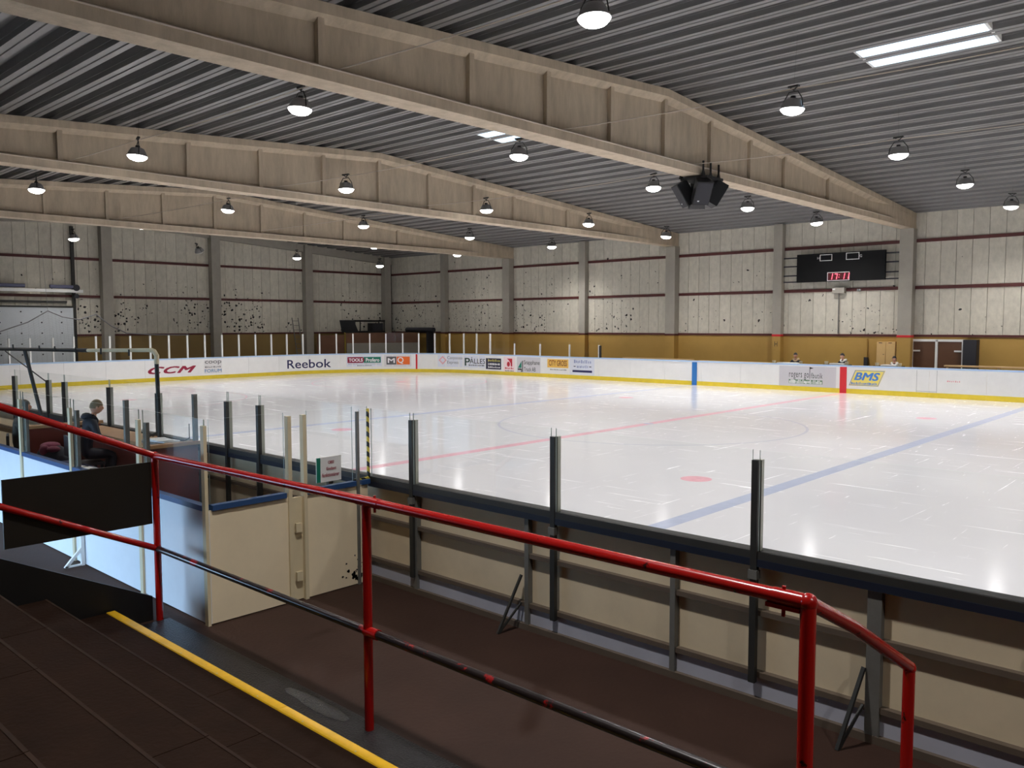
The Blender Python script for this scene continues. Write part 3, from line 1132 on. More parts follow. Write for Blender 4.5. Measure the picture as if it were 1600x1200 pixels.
def patch(parent, poly, s0, s1, z0, z1, ink, d=.006, name='logo'):
    m = MB()
    if len(poly) == 4 and set(poly) == {(0, 0), (1, 0), (1, 1), (0, 1)}:
        uvplace(m, rect(8), s0, s1, z0, z1, d)
    else:
        uvplace(m, (poly, [tuple(range(len(poly)))]), s0, s1, z0, z1, d)
    return m.build(name, INK[ink], parent)


def dashes(parent, s0, s1, z0, z1, ink, n, d=.006, seed=1):
    rnd = random.Random(seed)
    m = MB()
    u = 0.0
    vs, fs = [], []
    for i in range(n):
        a = (i + rnd.uniform(0, .2)) / n
        b = (i + rnd.uniform(.55, .85)) / n
        lo, hi = rnd.choice(((0, 1), (0, .7), (0, 1), (.1, .8)))
        k = len(vs)
        vs += [(a, lo), (b, lo), (b, hi), (a, hi)]
        fs.append((k, k + 1, k + 2, k + 3))
    uvplace(m, (vs, fs), s0, s1, z0, z1, d)
    return m.build('fine_print', INK[ink], parent)


def ad_set():
    word(end, 'CCM', 43.16, 40.5, .40, .78, 'crimson', shear=.42, bold=.03, spacing=1.12, d=.004)
    a = ad(end, 'advert', 'grey shop advert with blue word below', 40.02, 38.97, .30, 1.04, 'pale')
    word(a, 'coop', 39.98, 39.0, .78, 1.01, 'grey', bold=.012)
    dashes(a, 39.98, 39.0, .62, .70, 'grey', 8)
    word(a, 'FORUM', 40.0, 39.0, .36, .54, 'steelblue', bold=.012)
    word(end, 'Reebok', 34.77, 31.93, .36, .88, 'navy', bold=.008, d=.004)
    a = ad(end, 'advert', 'maroon and green two-part advert', 30.96, 28.77, .38, 1.08, 'iceblue')
    box4 = [(0, 0), (1, 0), (1, 1), (0, 1)]
    patch(a, box4, 30.9, 29.93, .60, .97, 'maroon')
    patch(a, [(0, 0), (1, .5), (0, 1)], 29.93, 29.84, .60, .97, 'maroon', d=.009)
    patch(a, box4, 29.90, 28.83, .60, .97, 'green')
    word(a, 'TOOLS', 30.82, 29.95, .68, .89, 'white', bold=.03, d=.012)
    word(a, 'Profero', 29.76, 28.92, .66, .90, 'white', bold=.02, d=.012)
    dashes(a, 30.85, 28.85, .52, .55, 'grey', 26)
    dashes(a, 30.3, 29.4, .40, .46, 'darkgrey', 11, seed=3)
    a = ad(end, 'advert', 'grey and orange two-letter advert', 28.66, 26.90, .36, 1.08, 'pale')
    patch(a, [(0, 0), (1, 0), (1, 1), (0, 1)], 28.48, 27.86, .48, .98, 'darkgrey')
    patch(a, [(0, 0), (1, 0), (1, 1), (0, 1)], 27.84, 27.0, .48, .98, 'orange')
    word(a, 'M', 28.40, 27.95, .58, .88, 'white', bold=.02, d=.009)
    word(a, 'Q', 27.78, 27.40, .52, .94, 'white', bold=.012, d=.009)
    a = ad(end, 'goal_line_stripe', 'red stripe', 26.62, 26.51, 0, 1.13, MT['red'], .014)
    a = ad(end, 'advert', 'pale advert with pink diamond', 25.2, 23.4, .36, 1.08, 'iceblue')
    m = MB()
    for (r0, r1) in ((.78, 1.0),):
        vs = [(.5, .5 + r1 / 2), (.5 + r1 / 2, .5), (.5, .5 - r1 / 2), (.5 - r1 / 2, .5), (.5, .5 + r0 / 2 * .8), (.5 + r0 / 2 * .8, .5), (.5, .5 - r0 / 2 * .8), (.5 - r0 / 2 * .8, .5)]
        uvplace(m, (vs, [(i, (i + 1) % 4, 4 + (i + 1) % 4, 4 + i) for i in range(4)]), 25.1, 24.55, .5, 1.04, .006)
    m.build('logo', INK['blush'], a)
    word(a, 'Corporate', 24.5, 23.42, .78, 1.02, 'grey')
    word(a, 'Express', 24.5, 23.72, .50, .74, 'grey')
    a = ad(end, 'advert', 'white advert with dark serif word', 23.34, 21.64, .36, 1.08, 'iceblue')
    word(a, 'P', 23.25, 22.85, .46, .94, 'darkgreen', bold=.012)
    word(a, '\u00c5LLES', 22.88, 21.66, .60, 1.0, 'black', bold=.002)
    dashes(a, 22.95, 21.7, .46, .54, 'black', 16)
    a = ad(end, 'advert', 'navy advert with yellow heading', 21.6, 21.41, .30, .96, 'midnight')
    a2 = ad(far, 'advert', 'navy advert with yellow heading', 21.40, 20.32, .30, .96, 'midnight')
    dashes(a2, 21.4, 20.4, .76, .90, 'sand', 11)
    dashes(a2, 21.4, 20.4, .55, .67, 'white', 12, seed=4)
    dashes(a2, 21.4, 20.4, .38, .48, 'white', 13, seed=5)
    a = ad(far, 'advert', 'rose advert with red round emblem', 20.12, 19.2, .12, 1.08, 'rose')
    arc = [(1, 1), (0.05, 1)] + [(.05 + .95 * math.sin(t * PI / 12), 1 - .9 * (1 - math.cos(t * PI / 12))) for t in range(1, 7)]
    patch(a, [(.0, 1), (1, 1), (1, 0), (.75, .0), (.7, .4), (.4, .75)], 19.85, 19.42, .52, .98, 'cherry')
    patch(a, [(.5 + .5 * math.cos(i * PI / 7), .5 + .5 * math.sin(i * PI / 7)) for i in range(14)], 19.85, 19.6, .50, .80, 'cherry', d=.007)
    dashes(a, 20.0, 19.3, .36, .46, 'cherry', 6)
    dashes(a, 20.0, 19.3, .22, .29, 'leaf', 8, seed=2)
    a = ad(far, 'advert', 'grey truck firm advert with green sail emblem', 19.04, 17.24, .06, 1.10, 'lightgrey')
    patch(a, [(0, .0), (1, 0), (1, 1)], 18.98, 18.68, .46, .86, 'green')
    patch(a, [(0, .6), (0, 1), (1, 1), (1, 0), (.8, 0), (.8, .6)], 18.98, 18.66, .22, .42, 'black')
    patch(a, [(0, 0), (1, 0), (1, 1), (0, 1)], 18.63, 18.57, .24, .88, 'black')
    word(a, 'Snapphane', 18.5, 17.3, .60, .92, 'black', bold=.004)
    word(a, 'Truck AB', 18.5, 17.6, .28, .52, 'black', bold=.004)
    a = ad(far, 'advert', 'orange-yellow supermarket advert', 16.72, 15.2, .56, 1.04, 'amber')
    word(a, 'CITY GROSS', 16.6, 15.3, .66, .98, 'rust', bold=.012)
    dashes(far, 16.5, 15.3, .42, .48, 'grey', 16)
    a = ad(far, 'advert', 'pale blue advert over a navy bar', 15.1, 13.4, .22, 1.10, 'iceblue')
    dashes(a, 14.8, 13.6, .86, 1.04, 'paleblue', 10)
    dashes(a, 14.6, 13.8, .60, .76, 'paleblue', 8, seed=8)
    patch(a, [(0, 0), (1, 0), (1, 1), (0, 1)], 14.9, 13.55, .36, .48, 'navy')
    patch(a, [(0, 0), (1, 0), (1, 1), (0, 1)], 14.82, 14.68, .66, .70, 'midnight')
    patch(a, [(0, 0), (1, 0), (1, 1), (0, 1)], 13.75, 13.6, .66, .70, 'midnight')
    ad(far, 'blue_line_stripe', 'blue stripe', 7.42, 7.14, 0, 1.13, MT['blue'], .014)
    a = ad(far, 'advert', 'grey golf shop advert with little flag', 2.92, .33, .14, 1.10, 'lightgrey')
    word(a, 'rogers go', 2.45, 1.54, .50, .80, 'black', bold=.0, spacing=1.15)
    word(a, 'fbutik', 1.44, .92, .58, .82, 'black', spacing=1.15)
    patch(a, [(0, 0), (1, 0), (1, 1), (0, 1)], 1.51, 1.485, .56, 1.08, 'black')
    patch(a, [(0, 0), (1, .5), (0, 1)], 1.485, 1.33, .98, 1.07, 'black')
    patch(a, [(0, 0), (1, 0), (1, 1), (0, 1)], 2.46, .92, .32, .50, 'leaf')
    dashes(a, 2.44, .94, .33, .49, 'white', 22, d=.009, seed=9)
    ad(far, 'red_line_stripe', 'red stripe', .16, -.13, 0, 1.13, MT['red'], .014)
    m = MB()
    uvplace(m, ([(0, 0), (.82, 0), (1, 1), (.17, 1)], [(0, 1, 2, 3)]), -.22, -1.73, .34, 1.02, .004)
    a = m.build('advert', INK['lemon'], far, label='slanted yellow and blue advert')
    m = MB()
    uvplace(m, ([(.01, .03), (.81, .03), (.98, .97), (.175, .97), (.03, .06), (.80, .06), (.965, .94), (.19, .94)],
                [(0, 1, 5, 4), (1, 2, 6, 5), (2, 3, 7, 6), (3, 0, 4, 7)]), -.22, -1.73, .34, 1.02, .006)
    m.build('border', INK['royal'], a)
    word(a, 'BMS', -.45, -1.52, .58, .92, 'royal', shear=.3, bold=.028, d=.008)
    dashes(a, -.32, -1.40, .40, .50, 'royal', 20)
    m = MB()
    for (x0, x1, z0, z1) in ((-2.97, -2.96, .2, 1.1), (-3.73, -3.72, .2, 1.1), (-2.97, -3.73, .24, .25)):
        uvplace(m, rect(1), x0, x1, z0, z1, .004)
    m.build('gate_gap', INK['grey'], far)
    dashes(far, -4.1, -4.6, .66, .72, 'blush', 7)


ad_set()

# ------------------------------------------------------------------ far wall fittings
# scoreboard
sb = thing('scoreboard', 'black wall scoreboard with red clock reading 17:11', 'scoreboard', (-1.36, 32.75, 4.93))
YF = 32.66
MB().box(-3.39, .68, YF, 32.8, 4.94, 6.26).build('panel', MT['screen'], sb)


def ftext(parent, txt, x0, x1, z0, z1, y, m, name='lettering', **kw):
    vs, fs = text_polys(txt, **kw)
    mm = MB().add([(x0 + (x1 - x0) * u, y - w, z0 + (z1 - z0) * v) for u, v, w in vs], fs)
    return mm.build(name, m, parent)


def outline(parent, x0, x1, z0, z1, y, w, m, name='outline'):
    mm = MB()
    for (a, b, c, d) in ((x0, x1, z1 - w, z1), (x0, x1, z0, z0 + w), (x0, x0 + w, z0 + w, z1 - w), (x1 - w, x1, z0 + w, z1 - w)):
        mm.box(a, b, y - .01, y, c, d)
    return mm.build(name, m, parent)


outline(sb, -2.28, -1.70, 5.90, 6.20, YF, .03, MT['white'])
outline(sb, -1.06, -.46, 5.90, 6.22, YF, .03, MT['white'])
ftext(sb, 'H', -2.40, -2.30, 5.99, 6.10, YF - .006, MT['white'])
ftext(sb, 'G', -.44, -.34, 5.99, 6.11, YF - .006, MT['white'])
ck = MB().box(-1.88, -.90, YF - .02, YF, 4.98, 5.35).build('clock', MT['ledglow'], sb, label='red clock display')
outline(ck, -1.90, -.88, 4.97, 5.36, YF - .02, .022, MT['white'])
seg = MB()
def digit(x, segs):
    W_, H_ = .15, .27
    zb = 5.03
    def sl(z): return (z - zb) * .18
    def q(x0, x1, z0, z1):
        seg.add([(x + x0 + sl(z0), YF - .03, z0), (x + x1 + sl(z0), YF - .03, z0), (x + x1 + sl(z1), YF - .03, z1), (x + x0 + sl(z1), YF - .03, z1)], [(0, 1, 2, 3)])
    t = .045
    if 'a' in segs: q(0, W_, zb + H_ - t, zb + H_)
    if 'b' in segs: q(W_ - t, W_, zb + H_ / 2 + .008, zb + H_)
    if 'c' in segs: q(W_ - t, W_, zb, zb + H_ / 2 - .008)
digit(-1.82, 'bc'); digit(-1.60, 'abc'); digit(-1.26, 'bc'); digit(-1.06, 'bc')
for z in (5.10, 5.21):
    seg.box(-1.395 + (z - 5) * .18, -1.355 + (z - 5) * .18, YF - .032, YF - .028, z, z + .04)
seg.build('digits', MT['led'], ck)
for z in (4.98, 5.28, 5.72, 6.12):
    MB().box(-4.1, 1.22, 32.78, 32.84, z - .03, z + .03).build('mount_rail', MT['charcoal'], sb)
# light box, pole and camera under the scoreboard
jb = thing('junction_box', 'grey junction box on thin pole under the scoreboard', 'box', (-1.48, 33.0, 2.5))
MB().box(-1.76, -1.20, 32.9, 33.12, 4.40, 4.66).build('box', MT['column'], jb)
MB().box(-1.74, -1.62, 32.88, 32.9, 4.55, 4.62).build('lens', MT['white'], jb)
MB().tube([(-1.50, 33.05, 4.4), (-1.50, 33.05, 2.52)], .025, 8).build('pole', MT['steel'], jb)
wc = thing('wall_lamp', 'small pale fitting on the dark red rail under the scoreboard', 'fitting', (-.58, 33.1, 4.52))
MB().box(-.66, -.52, 33.0, 33.14, 4.47, 4.57).build('housing', MT['white'], wc)
MB().lathe([(.001, 0), (.05, 0), (.05, .05), (.001, .06)], (-.60, 33.0, 4.52), 10, 0, Matrix.Rotation(PI / 2, 3, 'X')).build('lens', MT['greytray'], wc)
ftext(wall_far, 'H', -4.53, -4.38, 1.88, 2.12, 32.845, MT['charcoal'], 'wall_letter', bold=.0)
# double door
d1 = struct('door_1')
for x in (1.78, 2.79, 3.84):
    MB().box(x - .05, x + .05, 33.06, 33.2, -.05, 2.28).build('frame', MT['white'], d1)
MB().box(1.73, 3.89, 33.06, 33.2, 2.20, 2.30).build('frame', MT['white'], d1)
for (a, b) in ((1.84, 2.73), (2.85, 3.78)):
    lf = MB().box(a, b, 33.1, 33.18, -.05, 2.2).build('leaf', MT['doorbrown'], d1)
    hx = a if a < 2 else b - .28
    MB().box(hx, hx + .28, 33.05, 33.1, 1.76, 1.83).build('strap', MT['white'], lf)
dc = thing('wardrobe', 'tall charcoal cabinet beside the brown double door', 'cabinet', (4.2, 32.9, -.05))
MB().box(3.93, 4.45, 32.7, 33.16, -.05, 2.30).build('carcass', MT['charcoal'], dc)
MB().box(3.95, 4.43, 32.685, 32.70, -.0, 2.27).build('front', MT['charcoal'], dc)
bc = thing('cupboard', 'beige cupboard against the ochre wall by the column', 'cupboard', (.8, 32.9, -.05))
MB().box(.40, 1.20, 32.7, 33.16, -.05, 2.17).build('carcass', MT['cardboard'], bc)
for a in (0, 1):
    MB().box(.41 + a * .4, .79 + a * .4, 32.68, 32.70, 0, 2.15).build('door', MT['cardboard'], bc)
    MB().box(.50 + a * .42, .64 + a * .42, 32.66, 32.68, 2.11, 2.14).build('handle', MT['charcoal'], bc)
MB().box(.68, .74, 32.66, 32.68, 1.60, 1.62).build('lock', MT['charcoal'], bc)
sp = thing('standpipe', 'thin dark post standing before the ochre wall', 'post', (-.18, 33.1, -.05))
MB().tube([(-.18, 33.1, -.05), (-.18, 33.1, 2.3)], .035, 8).build('pipe', MT['ochre'], sp)
MB().box(-.27, -.10, 33.0, 33.14, .95, 1.45).build('valve_box', MT['charcoal'], sp)
# bench tops behind the far boards
def shelf(x0, x1, y, z, label):
    t = thing('bench_shelf', label, 'shelf', ((x0 + x1) / 2, y, -.05))
    MB().box(x0, x1, y - .14, y + .14, z - .06, z).build('top_plank', MT['wood'], t)
    n = max(2, int((x1 - x0) / 1.6))
    for i in range(n + 1):
        x = x0 + .1 + (x1 - x0 - .2) * i / n
        MB().box(x - .03, x + .03, y - .05, y + .05, -.05, z - .06).build('leg', MT['wood'], t)
MB().box(-4.2, 2.6, 30.5, 31.9, -.05, .08).build('floor_platform', MT['tread'])['kind'] = 'structure'
shelf(-11.9, -7.75, 30.6, 1.235, 'pale wooden bench shelf near the blue stripe')
shelf(-7.4, -3.6, 30.7, 1.19, 'wooden bench shelf between blue stripe and golf advert')
shelf(3.85, 9.5, 30.55, 1.31, 'pale wooden bench shelf in front of the double door')


def desk(x0, x1, y, z, label):
    t = thing('desk', label, 'desk', ((x0 + x1) / 2, y, -.05), 'officials\' desks behind the far boards')
    MB().box(x0, x1, y - .18, y + .25, z - .04, z - .0).build('desktop', MT['charcoal'], t)
    MB().box(x0 + .3, x1 - .2, y - .19, y + .2, z, z + .05).build('desk_pad', MT['white'], t)
    for x in (x0 + .05, x1 - .05):
        MB().box(x - .03, x + .03, y - .15, y + .2, -.05, z - .04).build('leg', MT['charcoal'], t)
    for x in (x0 + .12, x1 - .1):
        b = MB()
        b.lathe([(.001, 0), (.07, 0), (.085, .13), (.075, .13), (.06, .02), (.001, .02)], (x, y - .08, z), 10)
        b.build('holder', MT['cream'], t, smooth=True)


desk(-3.55, -2.05, 30.6, 1.17, 'white-topped desk behind the golf shop advert')
desk(-1.1, .02, 30.6, 1.20, 'white-topped desk directly behind the red centre stripe')
desk(1.08, 2.22, 30.6, 1.20, 'white-topped desk by the beige cupboard')

# ------------------------------------------------------------------ end wall fittings
d2 = struct('door_2')
XD = -34.28
leafp = MB().box(XD - .1, XD, 3.6, 11.15, -.05, 3.93).build('leaf', MT['doorwhite'], d2)
for i in range(6):
    for j in range(5):
        y, z = 10.55 - .98 * i - .12 * 0, 3.70 - .56 * j
        MB().lathe([(.001, .02), (.035, .02), (.04, 0)], (XD, y, z), 8, 0, Matrix.Rotation(PI / 2, 3, 'Y')).build('bolt', MT['charcoal'], leafp)
MB().box(XD - .12, XD + .02, 3.5, 11.25, 3.93, 4.02).build('frame', MT['darksteel'], d2)
MB().box(XD - .12, XD + .03, 11.15, 11.30, -.05, 8.3).build('frame', MT['darksteel'], d2)
tr = thing('door_track', 'white sliding door track across the end wall', 'track', (-34, 7, 4.8))
MB().box(-34.12, -34.0, 2.5, 11.6, 4.74, 4.90).build('track', MT['white'], tr)
MB().lathe([(.001, -.04), (.17, -.04), (.17, .04), (.001, .04)], (-33.98, 11.25, 5.0), 14, 0, Matrix.Rotation(PI / 2, 3, 'Y')).build('pulley', MT['charcoal'], tr)
MB().lathe([(.001, -.04), (.13, -.04), (.13, .04), (.001, .04)], (-33.98, 11.25, 4.55), 14, 0, Matrix.Rotation(PI / 2, 3, 'Y')).build('pulley', MT['charcoal'], tr)
for i, (a, b) in enumerate(((5.0, 8.75), (9.95, 11.1))):
    h = MB()
    h.tube([(-34.05, a, 5.04), (-34.05, b, 5.04)], .10, 10)
    o = h.build('heater_tube', MT['tubeblue'], None, smooth=True)
    tag(o, ['long blue-grey heater tube above the white door track', 'short blue-grey heater tube beside the door track pulley'][i], 'heater', 'heater tubes on the end wall')

# protective net draped behind the goal-end glass
net = thing('protective_net', 'grey protective net hanging in swags before the white sliding door', 'net', (-32, 9, 2.0))
ctrl = [(-32, 5.2, 2.3), (-32, 6.94, 2.69), (-32, 8.2, 3.15), (-32, 9.13, 3.72), (-32, 9.8, 3.42), (-32, 10.6, 3.28), (-32, 11.45, 3.55), (-32, 12.2, 2.95), (-32, 13.0, 2.56), (-32, 14.6, 2.45), (-32, 16.5, 2.42)]
top_ = []
for a, b in zip(ctrl, ctrl[1:]):
    for i in range(4):
        top_.append(Vector(a).lerp(Vector(b), i / 4))
top_.append(Vector(ctrl[-1]))
MB().tube(top_, .03, 6).build('border_rope', MT['rope'], net, smooth=True)
m = MB()
for k, pnt in enumerate(top_):
    if k % 1 == 0:
        m.tube([pnt, Vector((pnt.x, pnt.y + .15, 0.4))], .0015, 3, cap=False)
for dz in [.12 * i for i in range(1, 14)]:
    m.tube([Vector((p.x, p.y, max(.4, p.z - dz))) for p in top_], .0015, 3, cap=False)
o = m.build('netting', MT['rope'], net)
o['kind'] = 'stuff'
MB().tube([(-32, 9.13, 3.70), (-32.5, 9.13, 6.9)], .006, 4).build('hanger', MT['rope'], net)

# plywood partition and stored things in the far corner
pt = thing('partition', 'plywood partition closing off the dark far corner behind the glass', 'partition', (-31.2, 30, -.05))
def vpanel(a, b, z0, z1, m, parent, name, th=.04):
    a, b = Vector((a[0], a[1], 0)), Vector((b[0], b[1], 0))
    d = (b - a).normalized(); n = Vector((-d.y, d.x, 0)) * th / 2
    Z0, Z1 = Vector((0, 0, z0)), Vector((0, 0, z1))
    return MB().hex([a - n + Z0, b - n + Z0, b + n + Z0, a + n + Z0, a - n + Z1, b - n + Z1, b + n + Z1, a + n + Z1]).build(name, m, parent)
A, B, D = Vector((-32.6, 27.7, 0)), Vector((-30.33, 32.3, 0)), Vector((-33.9, 26.35, 0))
for i in range(3):
    vpanel(A.lerp(B, i / 3 + .003), A.lerp(B, (i + 1) / 3 - .003), -.05, 2.45, MT['ply'], pt, 'panel')
vpanel(D, A, -.05, 2.3, MT['ply'], pt, 'panel')
MB().bar((A.x + .03, A.y - .02, -.05), (A.x + .03, A.y - .02, 2.47), .07, .07).build('corner_post', MT['striped'], pt)
vpanel(A.lerp(B, .02) + Vector((.05, -.03, 0)), A.lerp(B, .98) + Vector((.05, -.03, 0)), .9, 1.75, MT['column'], pt, 'pale_band', .02)
st_ = thing('stacked_screen', 'black tilted screen standing on the plywood partition', 'screen', (-33.1, 28.4, 2.45))
MB().hex([(-33.5, 28.1, 2.46), (-32.75, 28.95, 2.46), (-32.8, 29.0, 2.46), (-33.55, 28.15, 2.46), (-33.55, 27.95, 3.30), (-32.95, 28.7, 3.30), (-33.0, 28.75, 3.30), (-33.6, 28.0, 3.30)]).build('sheet', MT['black'], st_)
MB().box(-33.5, -32.8, 28.3, 28.7, 2.2, 2.46).build('foot', MT['black'], st_)
s2 = thing('steel_rack', 'dark steel rack in the far corner behind the partition', 'rack', (-33.5, 30.6, -.05))
for (x, y) in ((-33.3, 29.5), (-33.3, 31.6), (-33.9, 29.5), (-33.9, 31.6)):
    MB().box(x - .03, x + .03, y - .03, y + .03, -.05, 3.32).build('upright', MT['darksteel'], s2)
for z in (2.5, 3.25):
    MB().box(-33.95, -33.25, 29.45, 31.65, z - .06, z + .06).build('shelf', MT['black'], s2)
MB().box(-33.9, -33.3, 30.6, 31.5, 2.56, 3.1).build('back_sheet', MT['charcoal'], s2)
s3 = thing('roller_bar', 'long dark roller lying along the partition top by the corner', 'roller', (-30.5, 32.6, 2.4))
MB().tube([(-31.9, 32.5, 2.62), (-29.3, 32.75, 2.62)], .17, 12).build('roller', MT['charcoal'], s3, smooth=True)
MB().box(-31.8, -31.6, 32.3, 32.8, -.05, 2.5).build('stand', MT['charcoal'], s3)
MB().box(-29.6, -29.4, 32.3, 32.8, -.05, 2.5).build('stand', MT['charcoal'], s3)
ld = thing('ladder', 'grey step ladder leaning on the end wall near the corner column', 'ladder', (-33.6, 24.7, -.05))
for y in (24.5, 24.95):
    MB().bar((-33.2, y, -.05), (-33.95, y, 3.45), .05, .03).build('stile', MT['steel'], ld)
for i in range(11):
    z = .25 + i * .3
    x = -33.2 - .75 * (z + .05) / 3.5
    MB().bar((x, 24.5, z), (x, 24.95, z), .03, .03).build('rung', MT['steel'], ld)

# ------------------------------------------------------------------ loudspeaker cluster on the nearest beam
spk = thing('speaker_cluster', 'black loudspeaker cluster hanging under the nearest roof beam', 'loudspeakers', (1.5, 15.2, 7.13))
MB().box(1.15, 2.0, 14.75, 15.65, 7.02, 7.09).build('frame_plate', MT['spk'], spk)
for (x, y) in ((1.85, 14.8), (1.85, 15.2), (1.85, 15.65), (1.15, 14.8), (1.15, 15.65)):
    m = MB().bar((x, y, 7.05), (x, y, 7.5), .05, .03)
    m.hex([(x - .02, y - .1, 7.06), (x + .02, y - .1, 7.06), (x + .02, y + .1, 7.06), (x - .02, y + .1, 7.06), (x - .02, y - .02, 7.25), (x + .02, y - .02, 7.25), (x + .02, y + .02, 7.25), (x - .02, y + .02, 7.25)])
    m.build('hanger', MT['spk'], spk)
MB().bar((1.5, 15.2, 7.05), (1.5, 15.2, 6.5), .07, .07).build('mast', MT['spk'], spk)
for (dx, dy, yaw) in ((.25, -.34, -2.2), (-.30, -.28, 2.5), (.30, .36, -.75), (-.3, .36, .75)):
    Rm = Matrix.Rotation(yaw, 3, 'Z') @ Matrix.Rotation(-.55, 3, 'X')
    c = Vector((1.5 + dx, 15.2 + dy, 6.68))
    cb = MB()
    pts = []
    for z in (-.34, .34):
        for (x, y) in ((-.17, -.17), (.17, -.17), (.24, .17), (-.24, .17)):
            pts.append(c + Rm @ Vector((x, y, z)))
    cb.hex(pts)
    o = cb.build('cabinet', MT['spk'], spk)
    g = MB()
    pts = []
    for (x, z) in ((-.215, -.31), (.215, -.31), (.215, .31), (-.215, .31)):
        pts.append(c + Rm @ Vector((x, .172, z)))
    for (x, z) in ((-.215, -.31), (.215, -.31), (.215, .31), (-.215, .31)):
        pts.append(c + Rm @ Vector((x, .185, z)))
    g.hex(pts)
    g.build('grille', MT['charcoal'], o)
    MB().obox(c + Rm @ Vector((.1, .19, -.22)), (.05, .01, .03), Rm).build('badge', MT['white'], o)
    MB().bar(c + Rm @ Vector((0, -.1, .34)), (1.5 + dx * .7, 15.2 + dy * .7, 7.04), .05, .03).build('yoke', MT['spk'], o)

# ------------------------------------------------------------------ timekeepers' box beside the near boards
bx = thing('timekeeper_box', 'cream and white panelled rinkside box with blue cap and glass', 'booth', (2, -1.1, -.05))
XE, YB = 6.12, -2.16
ZT = 1.12
# front (towards the stand): panels between posts
fp = [6.12, 4.62, 2.60, .70, -1.4, -3.5, -5.6, -7.7]
for a, b in zip(fp, fp[1:]):
    MB().box(b + .003, a - .003, YB, YB + .03, -.04, ZT).build('front_panel', MT['boxfront'], bx)
    MB().box(b + .06, a - .045, YB - .03, YB + .05, ZT, ZT + .055).build('cap_rail', MT['boxcap'], bx)
    pane(bx, (b + .05, YB + .02), (a - .05, YB + .02), ZT + .05, 2.04)
for i, x in enumerate(fp):
    w = .042 if i == 0 else .045
    MB().box(x - w, x + w - .02, YB - .025, YB + .01, -.05, 1.93 if i else 1.98).build('post', MT['cream'], bx)
    if i:
        MB().box(x + .045, x + .10, YB + .03, YB + .07, .0, 1.9).build('inner_post', MT['steel'], bx)
for x in (2.90,):
    MB().bar((x, YB - .03, .42), (x, YB - .03, -.05), .045, .04).build('bracket', MT['white'], bx)
    MB().bar((x, YB - .03, .18), (x, YB - .24, -.05), .035, .035).build('bracket', MT['white'], bx)
    MB().bar((x, YB - .03, -.038), (x, YB - .24, -.038), .035, .02).build('bracket', MT['white'], bx)
# end wall with the gate
MB().box(XE - .03, XE, YB + .03, -1.23, -.04, ZT).build('end_panel', MT['boxwall'], bx)
MB().box(XE - .03, XE, -1.04, -.16, -.04, ZT).build('gate', MT['boxwall'], bx)
MB().box(XE - .05, XE - .02, -1.24, -1.03, -.04, 1.1).build('gate_filler', MT['cream'], bx)
for (ya, yb2) in ((YB + .05, -1.26), (-1.0, -.34), (-.26, -.14)):
    MB().box(XE - .05, XE + .03, ya, yb2, ZT, ZT + .055).build('cap_rail', MT['boxcap'], bx)
for y in (-1.21, -1.02):
    MB().box(XE - .04, XE + .025, y - .022, y + .022, -.05, 2.0).build('gate_post', MT['cream'], bx)
MB().box(XE + .0, XE + .03, -1.15, -1.08, .72, .82).build('hinge', MT['cream'], bx)
MB().box(XE + .0, XE + .03, -1.15, -1.08, .18, .28).build('hinge', MT['cream'], bx)
MB().box(XE - .01, XE + .02, -.32, -.285, -.05, 1.98).build('post', MT['steel'], bx)
pane(bx, (XE - .02, YB + .05), (XE - .02, -1.26), ZT + .05, 2.04)
pane(bx, (XE - .02, -.97), (XE - .02, -.36), ZT + .05, 2.04)
pane(bx, (XE - .02, -.26), (XE - .02, -.14), ZT + .05, 2.0)
MB().box(XE - .03, XE - .005, -.145, -.12, 1.16, 2.0).build('edge_strip', MT['striped'], bx, label='yellow and black hazard strip')
MB().box(XE - .03, XE - .005, -.35, -.145, 1.175, 1.195).build('edge_strip', MT['striped'], bx, label='yellow and black hazard strip')
pe = MB()
rp = random.Random(5)
for i in range(46):
    y0, z0 = -.34 + rp.gauss(0, .10), .02 + abs(rp.gauss(0, .10))
    if not (-.9 < y0 < -.17 and z0 < .45):
        continue
    rr = rp.uniform(.006, .03) * (1.3 if z0 < .12 else .7)
    n = rp.randint(5, 8)
    pe.prism([(XE + .0005, y0 + rr * rp.uniform(.5, 1.2) * math.cos(2 * PI * k / n), z0 + rr * rp.uniform(.5, 1.3) * math.sin(2 * PI * k / n)) for k in range(n)], (.0015, 0, 0))
tag(pe.build('peeled_paint', MT['black'], bx), 'black patches of peeled paint', kind='stuff')
# raised floor and inner partition
MB().box(-7.6, XE - .1, YB + .1, -.25, -.05, .30).build('deck', MT['tread'], bx)
pp = MB().box(2.10, 2.16, -1.15, -.25, .30, 1.22).build('partition', MT['redbrown'], bx)
MB().box(2.06, 2.20, -1.17, -.22, 1.22, 1.27).build('trim', MT['woodedge'], pp)
MB().box(2.10, 2.16, -1.30, -1.24, 1.27, 1.94).build('inner_post', MT['steel'], bx)
MB().box(2.10, 2.16, -.30, -.24, 1.27, 1.96).build('inner_post', MT['steel'], bx)
pane(bx, (2.13, -1.24), (2.13, -.30), 1.27, 1.94)
p3 = MB().box(-1.5, -1.44, -1.4, -.25, .30, 1.25).build('partition', MT['redbrown'], bx)
MB().box(-1.55, -1.39, -1.42, -.22, 1.25, 1.30).build('trim', MT['woodedge'], p3)

